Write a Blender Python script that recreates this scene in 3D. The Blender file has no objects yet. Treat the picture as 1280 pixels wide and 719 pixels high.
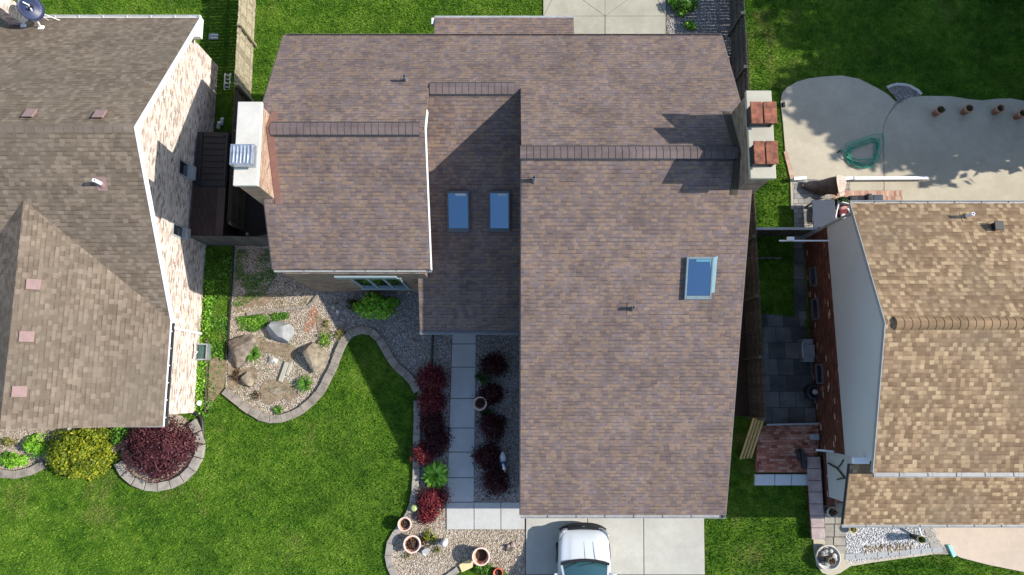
import bpy, bmesh, math, random
import numpy as np
from mathutils import Vector, Matrix, noise as mnoise

random.seed(11)
rng = np.random.default_rng(11)
scene = bpy.context.scene
COL = scene.collection
R = math.radians

# ------------------------------------------------------------------ camera model (drone, nearly straight down)
FPX, TILT, HGT = 870.0, R(8.5), 27.0
CT, ST = math.cos(TILT), math.sin(TILT)

def P(px, py, z=0.0):
    """world point at height z seen at photo pixel (1280 wide)"""
    v = py - 359.5
    k = (HGT - z) / (FPX * CT + v * ST)
    return Vector(((px - 640) * k, k * (FPX * ST - v * CT), z))

def Y(py, z=0.0): return P(640, py, z).y
def XY(px, py, z=0.0):
    p = P(px, py, z); return (p.x, p.y)
def ZROW(py, y):
    """height at which a wall standing at world y is seen in row py"""
    v = py - 359.5
    k = y / (FPX * ST - v * CT)
    return HGT - k * (FPX * CT + v * ST)
def ZX(px, py, X):
    v = py - 359.5
    return HGT - X / (px - 640) * (FPX * CT + v * ST)
PX = 1 / 32.0           # metres per photo pixel on the ground

# ------------------------------------------------------------------ node helpers
class NT:
    def __init__(s, name):
        s.m = bpy.data.materials.new(name); s.m.use_nodes = True
        s.t = s.m.node_tree; s.b = s.t.nodes['Principled BSDF']
        s.b.inputs['Specular IOR Level'].default_value = 0.3
    def n(s, kind, _out=0, _set=None, **ins):
        nd = s.t.nodes.new('ShaderNode' + kind)
        for k, v in (_set or {}).items(): setattr(nd, k, v)
        for k, v in ins.items():
            s.put(nd.inputs[k], v)
        return nd.outputs[_out]
    def put(s, sock, v):
        if isinstance(v, bpy.types.NodeSocket): s.t.links.new(v, sock)
        else: sock.default_value = v
    def math(s, op, a, b=None, c=None):
        nd = s.t.nodes.new('ShaderNodeMath'); nd.operation = op
        s.put(nd.inputs[0], a)
        if b is not None: s.put(nd.inputs[1], b)
        if c is not None: s.put(nd.inputs[2], c)
        return nd.outputs[0]
    def mix(s, f, a, b, mode='MIX'):
        nd = s.t.nodes.new('ShaderNodeMix'); nd.data_type = 'RGBA'; nd.blend_type = mode
        s.put(nd.inputs[0], f); s.put(nd.inputs[6], c4(a)); s.put(nd.inputs[7], c4(b))
        return nd.outputs[2]
    def ramp(s, f, stops, interp='LINEAR'):
        nd = s.t.nodes.new('ShaderNodeValToRGB'); cr = nd.color_ramp; cr.interpolation = interp
        while len(cr.elements) < len(stops): cr.elements.new(0.5)
        for e, (p, c) in zip(cr.elements, stops): e.position = p; e.color = c4(c)
        s.put(nd.inputs[0], f); return nd.outputs[0]
    def pos(s): return s.n('NewGeometry')
    def uv(s):
        return s.n('TexCoord', 2)
    def noise(s, scale, detail=4, rough=.6, vec=None):
        return s.n('TexNoise', 0, None, Vector=vec if vec is not None else s.pos(), Scale=scale, Detail=detail, Roughness=rough)
    def maprange(s, v, a, b, c, d):
        nd = s.t.nodes.new('ShaderNodeMapRange'); s.put(nd.inputs[0], v)
        for i, x in enumerate((a, b, c, d)): nd.inputs[i + 1].default_value = x
        return nd.outputs[0]
    def bump(s, h, strength=.5, dist=.02):
        s.put(s.b.inputs['Normal'], s.n('Bump', 0, None, Height=h, Strength=strength, Distance=dist))
    def done(s, col, rough=.8, metal=0, spec=None):
        s.put(s.b.inputs['Base Color'], c4(col)); s.put(s.b.inputs['Roughness'], rough)
        s.b.inputs['Metallic'].default_value = metal
        if spec is not None: s.b.inputs['Specular IOR Level'].default_value = spec
        return s.m
    def cells(s, w, h, half=False):
        """tile the UV (metres): returns random value, second random, fraction across, fraction up"""
        sep = s.t.nodes.new('ShaderNodeSeparateXYZ'); s.put(sep.inputs[0], s.uv())
        v = s.math('DIVIDE', sep.outputs[1], h); row = s.math('FLOOR', v)
        if half: off = s.math('MULTIPLY', s.math('MODULO', s.math('ABSOLUTE', row), 2.0), .5)
        else: off = s.math('MULTIPLY', s.n('TexWhiteNoise', 0, {'noise_dimensions': '1D'}, W=row), 7.3)
        u = s.math('ADD', s.math('DIVIDE', sep.outputs[0], w), off); colm = s.math('FLOOR', u)
        cv = s.t.nodes.new('ShaderNodeCombineXYZ'); s.put(cv.inputs[0], colm); s.put(cv.inputs[1], row)
        r1 = s.n('TexWhiteNoise', 0, {'noise_dimensions': '2D'}, Vector=cv.outputs[0])
        cv2 = s.t.nodes.new('ShaderNodeCombineXYZ'); s.put(cv2.inputs[0], s.math('ADD', colm, 37.7)); s.put(cv2.inputs[1], s.math('ADD', row, 11.3))
        r2 = s.n('TexWhiteNoise', 0, {'noise_dimensions': '2D'}, Vector=cv2.outputs[0])
        return r1, r2, s.math('FRACT', u), s.math('FRACT', v)

def c4(c):
    if isinstance(c, bpy.types.NodeSocket): return c
    return tuple(c) if len(c) == 4 else (*c, 1)
def mul(c, k): return tuple(x * k for x in c)

def plain(name, col, rough=.6, var=.12, scale=6, bump=0, metal=0, spec=.3):
    s = NT(name)
    nz = s.noise(scale, 6)
    c = s.mix(s.maprange(nz, .3, .7, 0, 1), mul(col, 1 - var), mul(col, 1 + var))
    if bump: s.bump(s.noise(scale * 6, 5), bump, .02)
    return s.done(c, rough, metal, spec)

def shingles(name, stops, w=.27, h=.135, line=.62, wear=(.82, 1.12), wearcol=None, patch=.35):
    s = NT(name)
    r1, r2, fu, fv = s.cells(w, h)
    big = s.noise(.9, 3)
    v = s.math('ADD', s.math('MULTIPLY', r1, 1 - patch), s.math('MULTIPLY', s.maprange(s.noise(2.6, 3, .65), .3, .7, 0, 1), patch))
    col = s.ramp(v, stops)
    # laminated tabs: some stand proud and show a dark lower edge, the rest only a faint course line
    ln = s.math('LESS_THAN', fv, .26)
    thick = s.math('GREATER_THAN', r2, .5)
    gap = s.math('LESS_THAN', fu, .09)
    dk = s.math('MAXIMUM', s.math('MULTIPLY', ln, s.maprange(thick, 0, 1, .22, 1)), s.math('MULTIPLY', gap, .35))
    col = s.mix(dk, col, s.mix(1.0, col, (line, line, line), 'MULTIPLY'))
    g = s.noise(90, 3)
    stv = s.t.nodes.new('ShaderNodeMapping'); s.put(stv.inputs[0], s.uv()); stv.inputs[3].default_value = (1, .12, 1)
    streak = s.maprange(s.n('TexNoise', 0, None, Vector=stv.outputs[0], Scale=2.5, Detail=5), .3, .7, .92, 1.07)
    big_w = s.math('MULTIPLY', s.maprange(big, .3, .7, *wear), streak)
    wear_f = s.math('MULTIPLY', big_w, s.maprange(g, .25, .75, .88, 1.12))
    cw = s.t.nodes.new('ShaderNodeCombineXYZ')
    for i in range(3): s.put(cw.inputs[i], wear_f)
    col = s.mix(1.0, col, cw.outputs[0], 'MULTIPLY')
    if wearcol:
        st = s.maprange(s.noise(.45, 5), .48, .68, 0, .55)
        col = s.mix(st, col, wearcol)
    hgt = s.math('ADD', s.math('MULTIPLY', s.math('SUBTRACT', 1.0, fv), .6), s.math('MULTIPLY', thick, .5))
    s.bump(s.math('ADD', hgt, s.math('MULTIPLY', g, .3)), .55, .014)
    return s.done(col, .92, 0, .15)

def bricks(name, stops, mortar, w=.22, h=.075, half=True, mw=.06, mh=.15, wear=.15):
    s = NT(name)
    r1, r2, fu, fv = s.cells(w, h, half)
    col = s.ramp(r1, stops)
    m = s.math('MAXIMUM', s.math('LESS_THAN', fu, mw), s.math('LESS_THAN', fv, mh))
    col = s.mix(m, col, mortar)
    wv = s.maprange(s.noise(1.5, 5), .3, .7, 1 - wear, 1 + wear)
    cw = s.t.nodes.new('ShaderNodeCombineXYZ')
    for i in range(3): s.put(cw.inputs[i], wv)
    col = s.mix(1.0, col, cw.outputs[0], 'MULTIPLY')
    s.bump(s.math('SUBTRACT', s.math('ADD', 1.0, s.math('MULTIPLY', r2, .3)), m), .6, .012)
    return s.done(col, .9, 0, .2)

def concrete(name, col, stain=(.25, .23, .2), amt=.35, rough=.85):
    s = NT(name)
    a = s.maprange(s.noise(.8, 8, .7), .38, .66, 0, 1)
    b = s.noise(22, 6, .75)
    m = s.noise(4.5, 6, .7)
    c = s.mix(s.math('MULTIPLY', a, amt), col, stain)
    c = s.mix(s.maprange(m, .42, .68, 0, .45), c, mul(col, .74))
    c = s.mix(s.maprange(b, .3, .7, 0, .4), c, mul(col, 1.2))
    c = s.mix(s.maprange(s.noise(.3, 5, .7), .48, .6, 0, .35), c, mul(col, .7))
    c = s.mix(s.maprange(s.noise(14, 3, .5), .7, .76, 0, .5), c, mul(stain, .6))
    s.bump(s.noise(70, 4), .3, .01)
    return s.done(c, rough, 0, .25)

def foliage(name, stops, trans=.25):
    s = NT(name)
    at = s.n('Attribute', 2, {'attribute_name': 'rnd'})
    col = s.ramp(at, stops)
    s.done(col, .55, 0, .25)
    tr = s.n('BsdfTranslucent', 0, None, Color=col)
    mx = s.t.nodes.new('ShaderNodeMixShader'); mx.inputs[0].default_value = trans
    s.t.links.new(s.b.outputs[0], mx.inputs[1]); s.t.links.new(tr, mx.inputs[2])
    s.t.links.new(mx.outputs[0], s.t.nodes['Material Output'].inputs[0])
    return s.m

def wood(name, col, var=.35, scale=(1, 1, 12), rough=.85):
    s = NT(name)
    r1, r2, fu, fv = s.cells(.14, 30.0)
    mp = s.t.nodes.new('ShaderNodeMapping'); s.put(mp.inputs[0], s.pos()); mp.inputs[3].default_value = (9, 9, 1.2)
    g = s.n('TexNoise', 0, None, Vector=mp.outputs[0], Scale=3, Detail=6)
    c = s.mix(r1, mul(col, 1 - var), mul(col, 1 + var))
    c = s.mix(s.maprange(g, .35, .7, 0, .6), c, mul(col, .5))
    return s.done(c, rough, 0, .2)

# ------------------------------------------------------------------ materials
M = {}
M['roof_main'] = shingles('shingle_purple_brown', [(0, (0.109, 0.080, 0.073)), (.28, (0.136, 0.104, 0.099)), (.42, (0.150, 0.112, 0.099)),
                          (.58, (0.207, 0.144, 0.104)), (.74, (0.135, 0.111, 0.118)), (1, (0.252, 0.174, 0.121))], w=.18, h=.122, line=.66, patch=.46)
M['roof_left'] = shingles('shingle_brown_grey', [(0, (.125, .096, .07)), (.4, (.15, .117, .086)), (.6, (.175, .137, .103)), (1, (.23, .183, .14))],
                          w=.17, h=.135, line=.68, wearcol=(.115, .097, .076), patch=.25)
M['roof_right'] = shingles('shingle_tan', [(0, (0.158, 0.104, 0.062)), (.35, (0.209, 0.141, 0.084)), (.6, (0.256, 0.175, 0.106)), (.78, (0.325, 0.230, 0.139)), (1, (0.413, 0.312, 0.185))],
                          w=.14, h=.14, line=.74, wear=(.9, 1.1), wearcol=(0.149, 0.113, 0.077), patch=.1)
M['brick_left'] = bricks('brick_pale', [(0, (.2, .15, .125)), (.2, (.4, .31, .26)), (.5, (.56, .46, .395)), (1, (.7, .61, .54))], (.5, .44, .39), w=.2, h=.075, mh=.16)
M['brick_main'] = bricks('brick_brown', [(0, (.13, .085, .06)), (.5, (.2, .135, .095)), (1, (.28, .2, .145))], (.3, .26, .22))
M['brick_right'] = bricks('brick_dark_red', [(0, (.07, .026, .018)), (.5, (.105, .04, .026)), (.9, (.14, .058, .037)), (.955, (.18, .08, .05)), (.97, (.5, .38, .3)), (1, (.55, .43, .34))], (.075, .045, .035), wear=.25, mh=.1)
M['brick_paving'] = bricks('brick_paving', [(0, (.17, .06, .04)), (.3, (.27, .1, .065)), (.7, (.36, .16, .11)), (1, (.4, .26, .2))], (.1, .075, .06), w=.21, h=.1, mw=.05, mh=.1, wear=.3)
M['brick_edging'] = bricks('brick_edging', [(0, (.3, .15, .1)), (.5, (.42, .24, .17)), (1, (.5, .36, .27))], (.35, .3, .24), w=.1, h=.22, mw=.1, mh=.06)
M['brick_chim'] = bricks('brick_chimney', [(0, (.2, .12, .08)), (.5, (.3, .19, .13)), (1, (.4, .27, .19))], (.4, .34, .28))
M['white'] = plain('white_paint', (.74, .75, .76), .45, .05, 3)
M['gutter'] = plain('gutter_metal', (.3, .315, .325), .4, .15, 5)
M['dark'] = plain('dark_metal', (.03, .032, .035), .5, .2, 8)
M['black'] = plain('black_plastic', (.018, .018, .02), .45, .2, 8)
M['siding'] = plain('siding_grey', (.47, .515, .53), .55, .04, .8)
M['conc'] = concrete('concrete_drive', (.42, .41, .365), (.27, .25, .21), .6)
M['conc_walk'] = concrete('concrete_walk', (.44, .44, .42), (.3, .28, .25), .55)
M['conc_back'] = concrete('concrete_back', (.36, .34, .27), (.2, .18, .13), .55)
M['conc_patio'] = concrete('concrete_patio', (.44, .395, .3), (.29, .25, .19), .6)
M['conc_tan'] = concrete('concrete_tan', (.5, .405, .32), (.36, .29, .22), .4)
M['conc_cap'] = concrete('concrete_cap', (.54, .52, .47), (.3, .28, .24), .5)
M['conc_cap2'] = concrete('concrete_cap_worn', (.4, .38, .31), (.24, .22, .18), .4)
M['conc_grey'] = concrete('concrete_grey', (.33, .34, .34), (.2, .2, .19), .4)
M['joint'] = plain('joint_dirt', (.1, .085, .065), .95, .3, 10)
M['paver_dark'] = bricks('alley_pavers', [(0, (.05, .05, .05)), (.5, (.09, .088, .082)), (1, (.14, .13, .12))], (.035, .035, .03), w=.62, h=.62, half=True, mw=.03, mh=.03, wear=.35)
M['paver_grey'] = bricks('patio_pavers', [(0, (.18, .18, .17)), (.5, (.26, .25, .23)), (1, (.33, .3, .26))], (.12, .11, .09), w=.24, h=.2, mw=.08, mh=.09)
M['stone_slab'] = plain('stone_slab', (.34, .27, .25), .85, .3, 2.5, .3)
M['flag'] = plain('flagstone', (.27, .25, .21), .85, .25, 2.5, .3)
M['edging'] = plain('edging_stone', (.23, .2, .165), .9, .35, 4, .5)
M['edging2'] = plain('edging_stone_tan', (.27, .245, .21), .9, .3, 4, .5)
M['boulder_tan'] = plain('boulder_tan', (.225, .19, .14), .9, .45, 5, .9)
M['boulder_grey'] = plain('boulder_grey', (.26, .27, .275), .85, .2, 4, .6)
M['boulder_brown'] = plain('boulder_brown', (.19, .155, .12), .9, .6, 5, 1.0)
M['pot'] = plain('terracotta', (.5, .26, .18), .8, .18, 9)
M['pot_rim'] = plain('terracotta_pale', (.68, .5, .42), .8, .12, 9)
M['pot_red'] = plain('terracotta_red', (.55, .12, .07), .7, .15, 9)
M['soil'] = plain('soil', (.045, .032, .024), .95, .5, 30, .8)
M['flue'] = plain('terracotta_flue', (.21, .075, .042), .75, .6, 5, .4)
M['copper'] = plain('flashing_brown', (.19, .1, .08), .6, .15, 6)
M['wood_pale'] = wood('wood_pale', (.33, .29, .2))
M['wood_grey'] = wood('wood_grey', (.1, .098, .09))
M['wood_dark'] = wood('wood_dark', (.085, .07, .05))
M['wood_yellow'] = wood('wood_yellow', (.4, .29, .12), .25)
M['steel'] = plain('galvanised', (.45, .48, .52), .35, .25, 6, .1, .7)
M['vent_pink'] = plain('vent_pinkish', (.235, .155, .145), .6, .1, 6)
M['shed_brown'] = plain('shed_brown', (.055, .034, .028), .5, .25, 3)
M['shed_black'] = plain('shed_black', (.022, .02, .02), .5, .25, 3)
M['hose'] = plain('hose_green', (.03, .36, .23), .4, .15, 12, 0, 0, .5)
M['fabric'] = plain('fabric_beige', (.5, .4, .33), .9, .3, 3, .3)
M['table_grey'] = plain('table_slate', (.035, .046, .07), .5, .08, 4)
M['cushion'] = plain('cushion_red', (.12, .025, .03), .9, .4, 9)
M['rubber'] = plain('tyre_rubber', (.02, .02, .021), .85, .15, 20)
M['lime_stone'] = plain('pale_yellow_stone', (.6, .5, .26), .85, .15, 6, .3)
M['lime_ball'] = plain('pale_green_ball', (.4, .48, .2), .4, .1, 6)
M['aqua'] = plain('aqua_plastic', (.25, .55, .5), .5, .1, 5)
M['red_mulch'] = plain('red_mulch', (.3, .15, .09), .95, .4, 14, .8)

def glass(name, tint, rough=.03):
    s = NT(name); s.b.inputs['IOR'].default_value = 1.52
    s.b.inputs['Coat Weight'].default_value = 1.0
    return s.done(tint, rough, 0, .9)
M['glass'] = glass('dark_window_glass', (.012, .016, .02))
M['skyglass'] = NT('skylight_glass').done((.23, .35, .45), .08, 1.0)
M['carglass'] = glass('windscreen_glass', (.02, .075, .085))

def carpaint():
    s = NT('white_car_paint'); s.b.inputs['Coat Weight'].default_value = .8; s.b.inputs['Coat Roughness'].default_value = .05
    return s.done((.52, .55, .58), .3, 0, .5)
M['paint'] = carpaint()
M['chrome'] = plain('chrome', (.6, .6, .62), .15, .05, 5, 0, .9)
M['lamp'] = glass('headlamp_lens', (.2, .22, .25), .1)

def gravel_mat(name, stops, scale=26, soil=(.19, .14, .1), soil_amt=.35):
    s = NT(name)
    v = s.t.nodes.new('ShaderNodeTexVoronoi'); s.put(v.inputs['Vector'], s.pos()); v.inputs['Scale'].default_value = scale
    sp = s.t.nodes.new('ShaderNodeSeparateColor'); s.put(sp.inputs[0], v.outputs['Color'])
    c = s.ramp(sp.outputs[0], stops)
    c = s.mix(s.maprange(v.outputs['Distance'], .35, .8, 0, .7), c, soil)
    c = s.mix(s.maprange(s.noise(1.3, 6, .65), .5, .68, 0, soil_amt), c, soil)
    s.bump(s.math('SUBTRACT', 1.0, v.outputs['Distance']), .8, .03)
    return s.done(c, .9, 0, .2)
G_STOPS = [(0, (.17, .135, .1)), (.3, (.34, .28, .21)), (.6, (.46, .39, .3)), (.85, (.55, .49, .41)), (1, (.7, .65, .57))]
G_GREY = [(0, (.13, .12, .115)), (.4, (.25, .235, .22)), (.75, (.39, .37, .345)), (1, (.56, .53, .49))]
G_WHITE = [(0, (.28, .29, .32)), (.3, (.5, .5, .51)), (1, (.8, .79, .77))]
M['gravel'] = gravel_mat('gravel_beige', G_STOPS)
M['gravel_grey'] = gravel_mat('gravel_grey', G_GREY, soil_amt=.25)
M['gravel_white'] = gravel_mat('gravel_white', G_WHITE, soil=(.3, .29, .28), soil_amt=.1)

def lawn_colour(s, fine):
    """patchy lawn: slow light and dark drifts, mower passes, worn straw coloured spots"""
    a = s.maprange(s.noise(.42, 6, .7), .34, .66, 0, 1)
    f = s.maprange(s.noise(2.4, 6, .75), .34, .66, 0, 1)
    m = s.math('ADD', s.math('MULTIPLY', fine, .22), s.math('ADD', s.math('MULTIPLY', a, .4), s.math('MULTIPLY', f, .4)))
    c = s.ramp(m, [(.15, (.03, .092, .008)), (.4, (.068, .175, .013)), (.62, (.138, .275, .022)), (.88, (.26, .385, .055))])
    sx = s.t.nodes.new('ShaderNodeMapping'); s.put(sx.inputs[0], s.pos()); sx.inputs[3].default_value = (.22, 1.5, 1); sx.inputs[2].default_value = (0, 0, .12)
    mow = s.maprange(s.n('TexNoise', 0, None, Vector=sx.outputs[0], Scale=1.0, Detail=3), .42, .64, 0, .26)
    c = s.mix(mow, c, (.17, .28, .035))
    dry = s.maprange(s.noise(.31, 7, .74), .55, .68, 0, .65)
    return s.mix(dry, c, (.3, .29, .09))

def ground_mat():
    s = NT('lawn_soil_and_grass')
    b = s.noise(7, 6, .7); d = s.noise(60, 3)
    c = lawn_colour(s, s.maprange(d, .3, .7, 0, 1))
    c = s.mix(1.0, c, (.62, .6, .62), 'MULTIPLY')
    c = s.mix(s.maprange(b, .45, .75, 0, .5), c, (.035, .075, .012))
    s.bump(s.math('ADD', b, s.math('MULTIPLY', d, .7)), .8, .05)
    return s.done(c, .95, 0, .1)
M['ground'] = ground_mat()

def grass_mat():
    s = NT('grass_blades')
    c = lawn_colour(s, s.n('Attribute', 2, {'attribute_name': 'rnd'}))
    s.done(c, .6, 0, .2)
    tr = s.n('BsdfTranslucent', 0, None, Color=c)
    mx = s.t.nodes.new('ShaderNodeMixShader'); mx.inputs[0].default_value = .2
    s.t.links.new(s.b.outputs[0], mx.inputs[1]); s.t.links.new(tr, mx.inputs[2])
    s.t.links.new(mx.outputs[0], s.t.nodes['Material Output'].inputs[0])
    return s.m
M['grass'] = grass_mat()

def rnd_mat(name, stops):
    s = NT(name)
    return s.done(s.mix(s.maprange(s.noise(40, 3), .3, .7, 0, .25), s.ramp(s.n('Attribute', 2, {'attribute_name': 'rnd'}), stops), (.2, .17, .14)), .85, 0, .25)
M['peb'] = rnd_mat('pebbles_beige', G_STOPS)
M['peb_grey'] = rnd_mat('pebbles_grey', G_GREY)
M['peb_white'] = rnd_mat('pebbles_white', G_WHITE)
M['leaf_red'] = foliage('leaf_dark_red', [(0, (.018, .005, .007)), (.5, (.045, .009, .012)), (1, (.11, .022, .022))])
M['leaf_redder'] = foliage('leaf_bright_red', [(0, (.05, .006, .01)), (.5, (.135, .014, .02)), (1, (.27, .045, .045))])
M['leaf_maple'] = foliage('leaf_maple_purple', [(0, (.03, .008, .012)), (.5, (.075, .02, .028)), (1, (.17, .055, .06))])
M['leaf_lime'] = foliage('leaf_lime', [(0, (.08, .22, .012)), (.5, (.17, .4, .02)), (1, (.36, .58, .08))])
M['leaf_green'] = foliage('leaf_green', [(0, (.035, .11, .01)), (.5, (.075, .2, .016)), (1, (.16, .32, .045))])
M['leaf_dark'] = foliage('leaf_dark_green', [(0, (.012, .035, .008)), (.5, (.025, .065, .012)), (1, (.05, .11, .02))])
M['leaf_yellow'] = foliage('leaf_yellow_green', [(0, (.045, .075, .006)), (.4, (.12, .17, .01)), (.75, (.24, .275, .014)), (1, (.44, .42, .03))])
M['leaf_straw'] = foliage('leaf_straw', [(0, (.12, .1, .03)), (.5, (.2, .2, .04)), (1, (.34, .33, .1))])
M['leaf_brown'] = foliage('leaf_brown', [(0, (.03, .018, .012)), (.5, (.1, .055, .03)), (1, (.22, .13, .06))])
M['bark'] = plain('bark', (.08, .058, .042), .95, .35, 9, .8)

# ------------------------------------------------------------------ mesh helpers
ORG = {}
def link(o, parent=None, org=None):
    COL.objects.link(o)
    if parent is not None: o.parent = parent
    return o

def tag(o, label=None, cat=None, group=None, kind=None):
    if label: o['label'] = label
    if cat: o['category'] = cat
    if group: o['group'] = group
    if kind: o['kind'] = kind
    return o

def root(name, label, cat, loc=(0, 0, 0), group=None, rz=0):
    o = bpy.data.objects.new(name, None); o.empty_display_size = .3
    o.location = loc; o.rotation_euler = (0, 0, rz)
    link(o); ORG[o.name] = Vector(loc)
    return tag(o, label, cat, group)

def copy_tree(o, parent=None):
    c = o.copy(); COL.objects.link(c)
    if parent is not None: c.parent = parent
    for ch in list(o.children): copy_tree(ch, c)
    return c

class MB:
    def __init__(s): s.v = []; s.f = []
    def add(s, vs, fs):
        o = len(s.v); s.v += [tuple(p) for p in vs]; s.f += [[i + o for i in f] for f in fs]; return s
    def box(s, c, d, rot=None):
        x, y, z = d[0] / 2, d[1] / 2, d[2] / 2
        vs = [Vector((i * x, j * y, k * z)) for k in (-1, 1) for j in (-1, 1) for i in (-1, 1)]
        if rot is not None:
            mt = rot if isinstance(rot, Matrix) else Matrix.Rotation(rot, 3, 'Z')
            vs = [mt @ p for p in vs]
        c = Vector(c)
        return s.add([p + c for p in vs], [[0, 2, 3, 1], [4, 5, 7, 6], [0, 1, 5, 4], [2, 6, 7, 3], [0, 4, 6, 2], [1, 3, 7, 5]])
    def b2(s, x0, x1, y0, y1, z0, z1):
        return s.box(((x0 + x1) / 2, (y0 + y1) / 2, (z0 + z1) / 2), (abs(x1 - x0), abs(y1 - y0), abs(z1 - z0)))
    def beam(s, a, b, w, h):
        """box from a to b, width w (horizontal) and height h"""
        a, b = Vector(a), Vector(b); d = b - a; L = d.length; d.normalize()
        u = d.cross(Vector((0, 0, 1)))
        u = Vector((1, 0, 0)) if u.length < 1e-4 else u.normalized()
        n = u.cross(d)
        vs = [p + u * i * w / 2 + n * j * h / 2 for p in (a, b) for j in (-1, 1) for i in (-1, 1)]
        return s.add(vs, [[0, 1, 3, 2], [4, 6, 7, 5], [0, 4, 5, 1], [2, 3, 7, 6], [0, 2, 6, 4], [1, 5, 7, 3]])
    def slab(s, top, dz):
        """polygon (3D, any order) as top face with thickness dz below"""
        top = [Vector(p) for p in top]
        nz = sum(a.x * b.y - b.x * a.y for a, b in zip(top, top[1:] + top[:1]))
        if nz < 0: top.reverse()
        n = len(top); bot = [p - Vector((0, 0, dz)) for p in top]
        return s.add(top + bot, [list(range(n)), list(range(2 * n - 1, n - 1, -1))] + [[(i + 1) % n, i, n + i, n + (i + 1) % n] for i in range(n)])
    def poly(s, pts, z0, z1): return s.slab([(p[0], p[1], z1) for p in pts], z1 - z0)
    def xwall(s, x0, x1, yz):
        """vertical slab between x0 and x1 with outline yz"""
        n = len(yz); ar = sum(a[0] * b[1] - b[0] * a[1] for a, b in zip(yz, yz[1:] + yz[:1]))
        if ar < 0: yz = yz[::-1]
        a, b = max(x0, x1), min(x0, x1)
        vs = [(a, p[0], p[1]) for p in yz] + [(b, p[0], p[1]) for p in yz]
        return s.add(vs, [list(range(n)), list(range(2 * n - 1, n - 1, -1))] + [[(i + 1) % n, i, n + i, n + (i + 1) % n] for i in range(n)])
    def tube(s, pts, r, n=8, closed=False):
        pts = [Vector(p) for p in pts]; rs = r if isinstance(r, (list, tuple)) else [r] * len(pts)
        m = len(pts); rings = []
        ref = Vector((.13, .27, .95))
        for i, p in enumerate(pts):
            if closed: d = pts[(i + 1) % m] - pts[i - 1]
            else: d = pts[min(i + 1, m - 1)] - pts[max(i - 1, 0)]
            d.normalize(); u = d.cross(ref)
            if u.length < .05: u = d.cross(Vector((1, 0, 0)))
            u.normalize(); w = d.cross(u)
            rings.append([p + (u * math.cos(2 * math.pi * k / n) + w * math.sin(2 * math.pi * k / n)) * rs[i] for k in range(n)])
        vs = [q for rr in rings for q in rr]; fs = []
        for i in range(m if closed else m - 1):
            j = (i + 1) % m
            for k in range(n): fs.append([i * n + k, i * n + (k + 1) % n, j * n + (k + 1) % n, j * n + k])
        if not closed: fs += [list(range(n))[::-1], [(m - 1) * n + k for k in range(n)]]
        return s.add(vs, fs)
    def lathe(s, c, prof, n=24, cap=True):
        c = Vector(c); vs = [c + Vector((r * math.cos(2 * math.pi * k / n), r * math.sin(2 * math.pi * k / n), z)) for r, z in prof for k in range(n)]
        fs = []
        for i in range(len(prof) - 1):
            for k in range(n): fs.append([i * n + k, i * n + (k + 1) % n, (i + 1) * n + (k + 1) % n, (i + 1) * n + k])
        if cap: fs += [list(range(n))[::-1], [(len(prof) - 1) * n + k for k in range(n)]]
        return s.add(vs, fs)
    def build(s, name, mat, parent=None, smooth=False, bevel=0, local=False, subsurf=0):
        org = Vector((0, 0, 0))
        if parent is not None and not local:
            org = ORG[parent.name]
        me = bpy.data.meshes.new(name)
        me.from_pydata([(x - org.x, y - org.y, z - org.z) for x, y, z in s.v], [], s.f)
        me.update()
        uvl = me.uv_layers.new(name='UVMap')
        up = Vector((0, 0, 1))
        for p in me.polygons:
            n = p.normal
            if abs(n.z) > .985: u, v = Vector((1, 0, 0)), Vector((0, 1, 0))
            else:
                u = up.cross(n).normalized(); v = n.cross(u)
            for li in p.loop_indices:
                co = me.vertices[me.loops[li].vertex_index].co + org
                uvl.data[li].uv = (co.dot(u), co.dot(v))
            p.use_smooth = smooth
        me.materials.append(mat)
        o = bpy.data.objects.new(name, me)
        link(o, parent); ORG[o.name] = org
        if bevel:
            b = o.modifiers.new('bevel', 'BEVEL'); b.width = bevel; b.segments = 2; b.limit_method = 'ANGLE'
        if subsurf:
            b = o.modifiers.new('sub', 'SUBSURF'); b.levels = subsurf; b.render_levels = subsurf
        return o

def array_mesh(name, V, Fc, rnd, mat, parent=None, tri=False):
    """fast mesh from numpy arrays; rnd is one value per face"""
    me = bpy.data.meshes.new(name)
    k = Fc.shape[1]
    me.vertices.add(len(V)); me.vertices.foreach_set('co', V.astype(np.float32).ravel())
    me.loops.add(Fc.size); me.loops.foreach_set('vertex_index', Fc.astype(np.int32).ravel())
    me.polygons.add(len(Fc)); me.polygons.foreach_set('loop_start', np.arange(0, Fc.size, k, dtype=np.int32))
    a = me.attributes.new('rnd', 'FLOAT', 'FACE'); a.data.foreach_set('value', rnd.astype(np.float32))
    me.update(calc_edges=True)
    me.materials.append(mat)
    o = bpy.data.objects.new(name, me); link(o, parent); ORG[o.name] = ORG[parent.name] if parent is not None else Vector((0, 0, 0))
    return o

def unit(a): return a / np.maximum(np.linalg.norm(a, axis=1, keepdims=True), 1e-9)

def leaves(Cc, Nn, size, aspect=1.7, rs=None, var=.35, along=None):
    """rhombic leaf faces at centres Cc with rough normals Nn"""
    n = len(Cc); rs = rs or rng
    t = rs.normal(size=(n, 3)) if along is None else along + rs.normal(size=(n, 3)) * .25
    t = unit(t - Nn * np.sum(t * Nn, axis=1, keepdims=True)); b = np.cross(Nn, t)
    L = size * (1 + var * rs.uniform(-1, 1, (n, 1))); W = L / aspect
    V = np.stack([Cc - t * L / 2, Cc + b * W / 2 - Nn * L * .06, Cc + t * L / 2, Cc - b * W / 2 - Nn * L * .06], axis=1).reshape(-1, 3)
    return V, np.arange(4 * n).reshape(n, 4)

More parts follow.
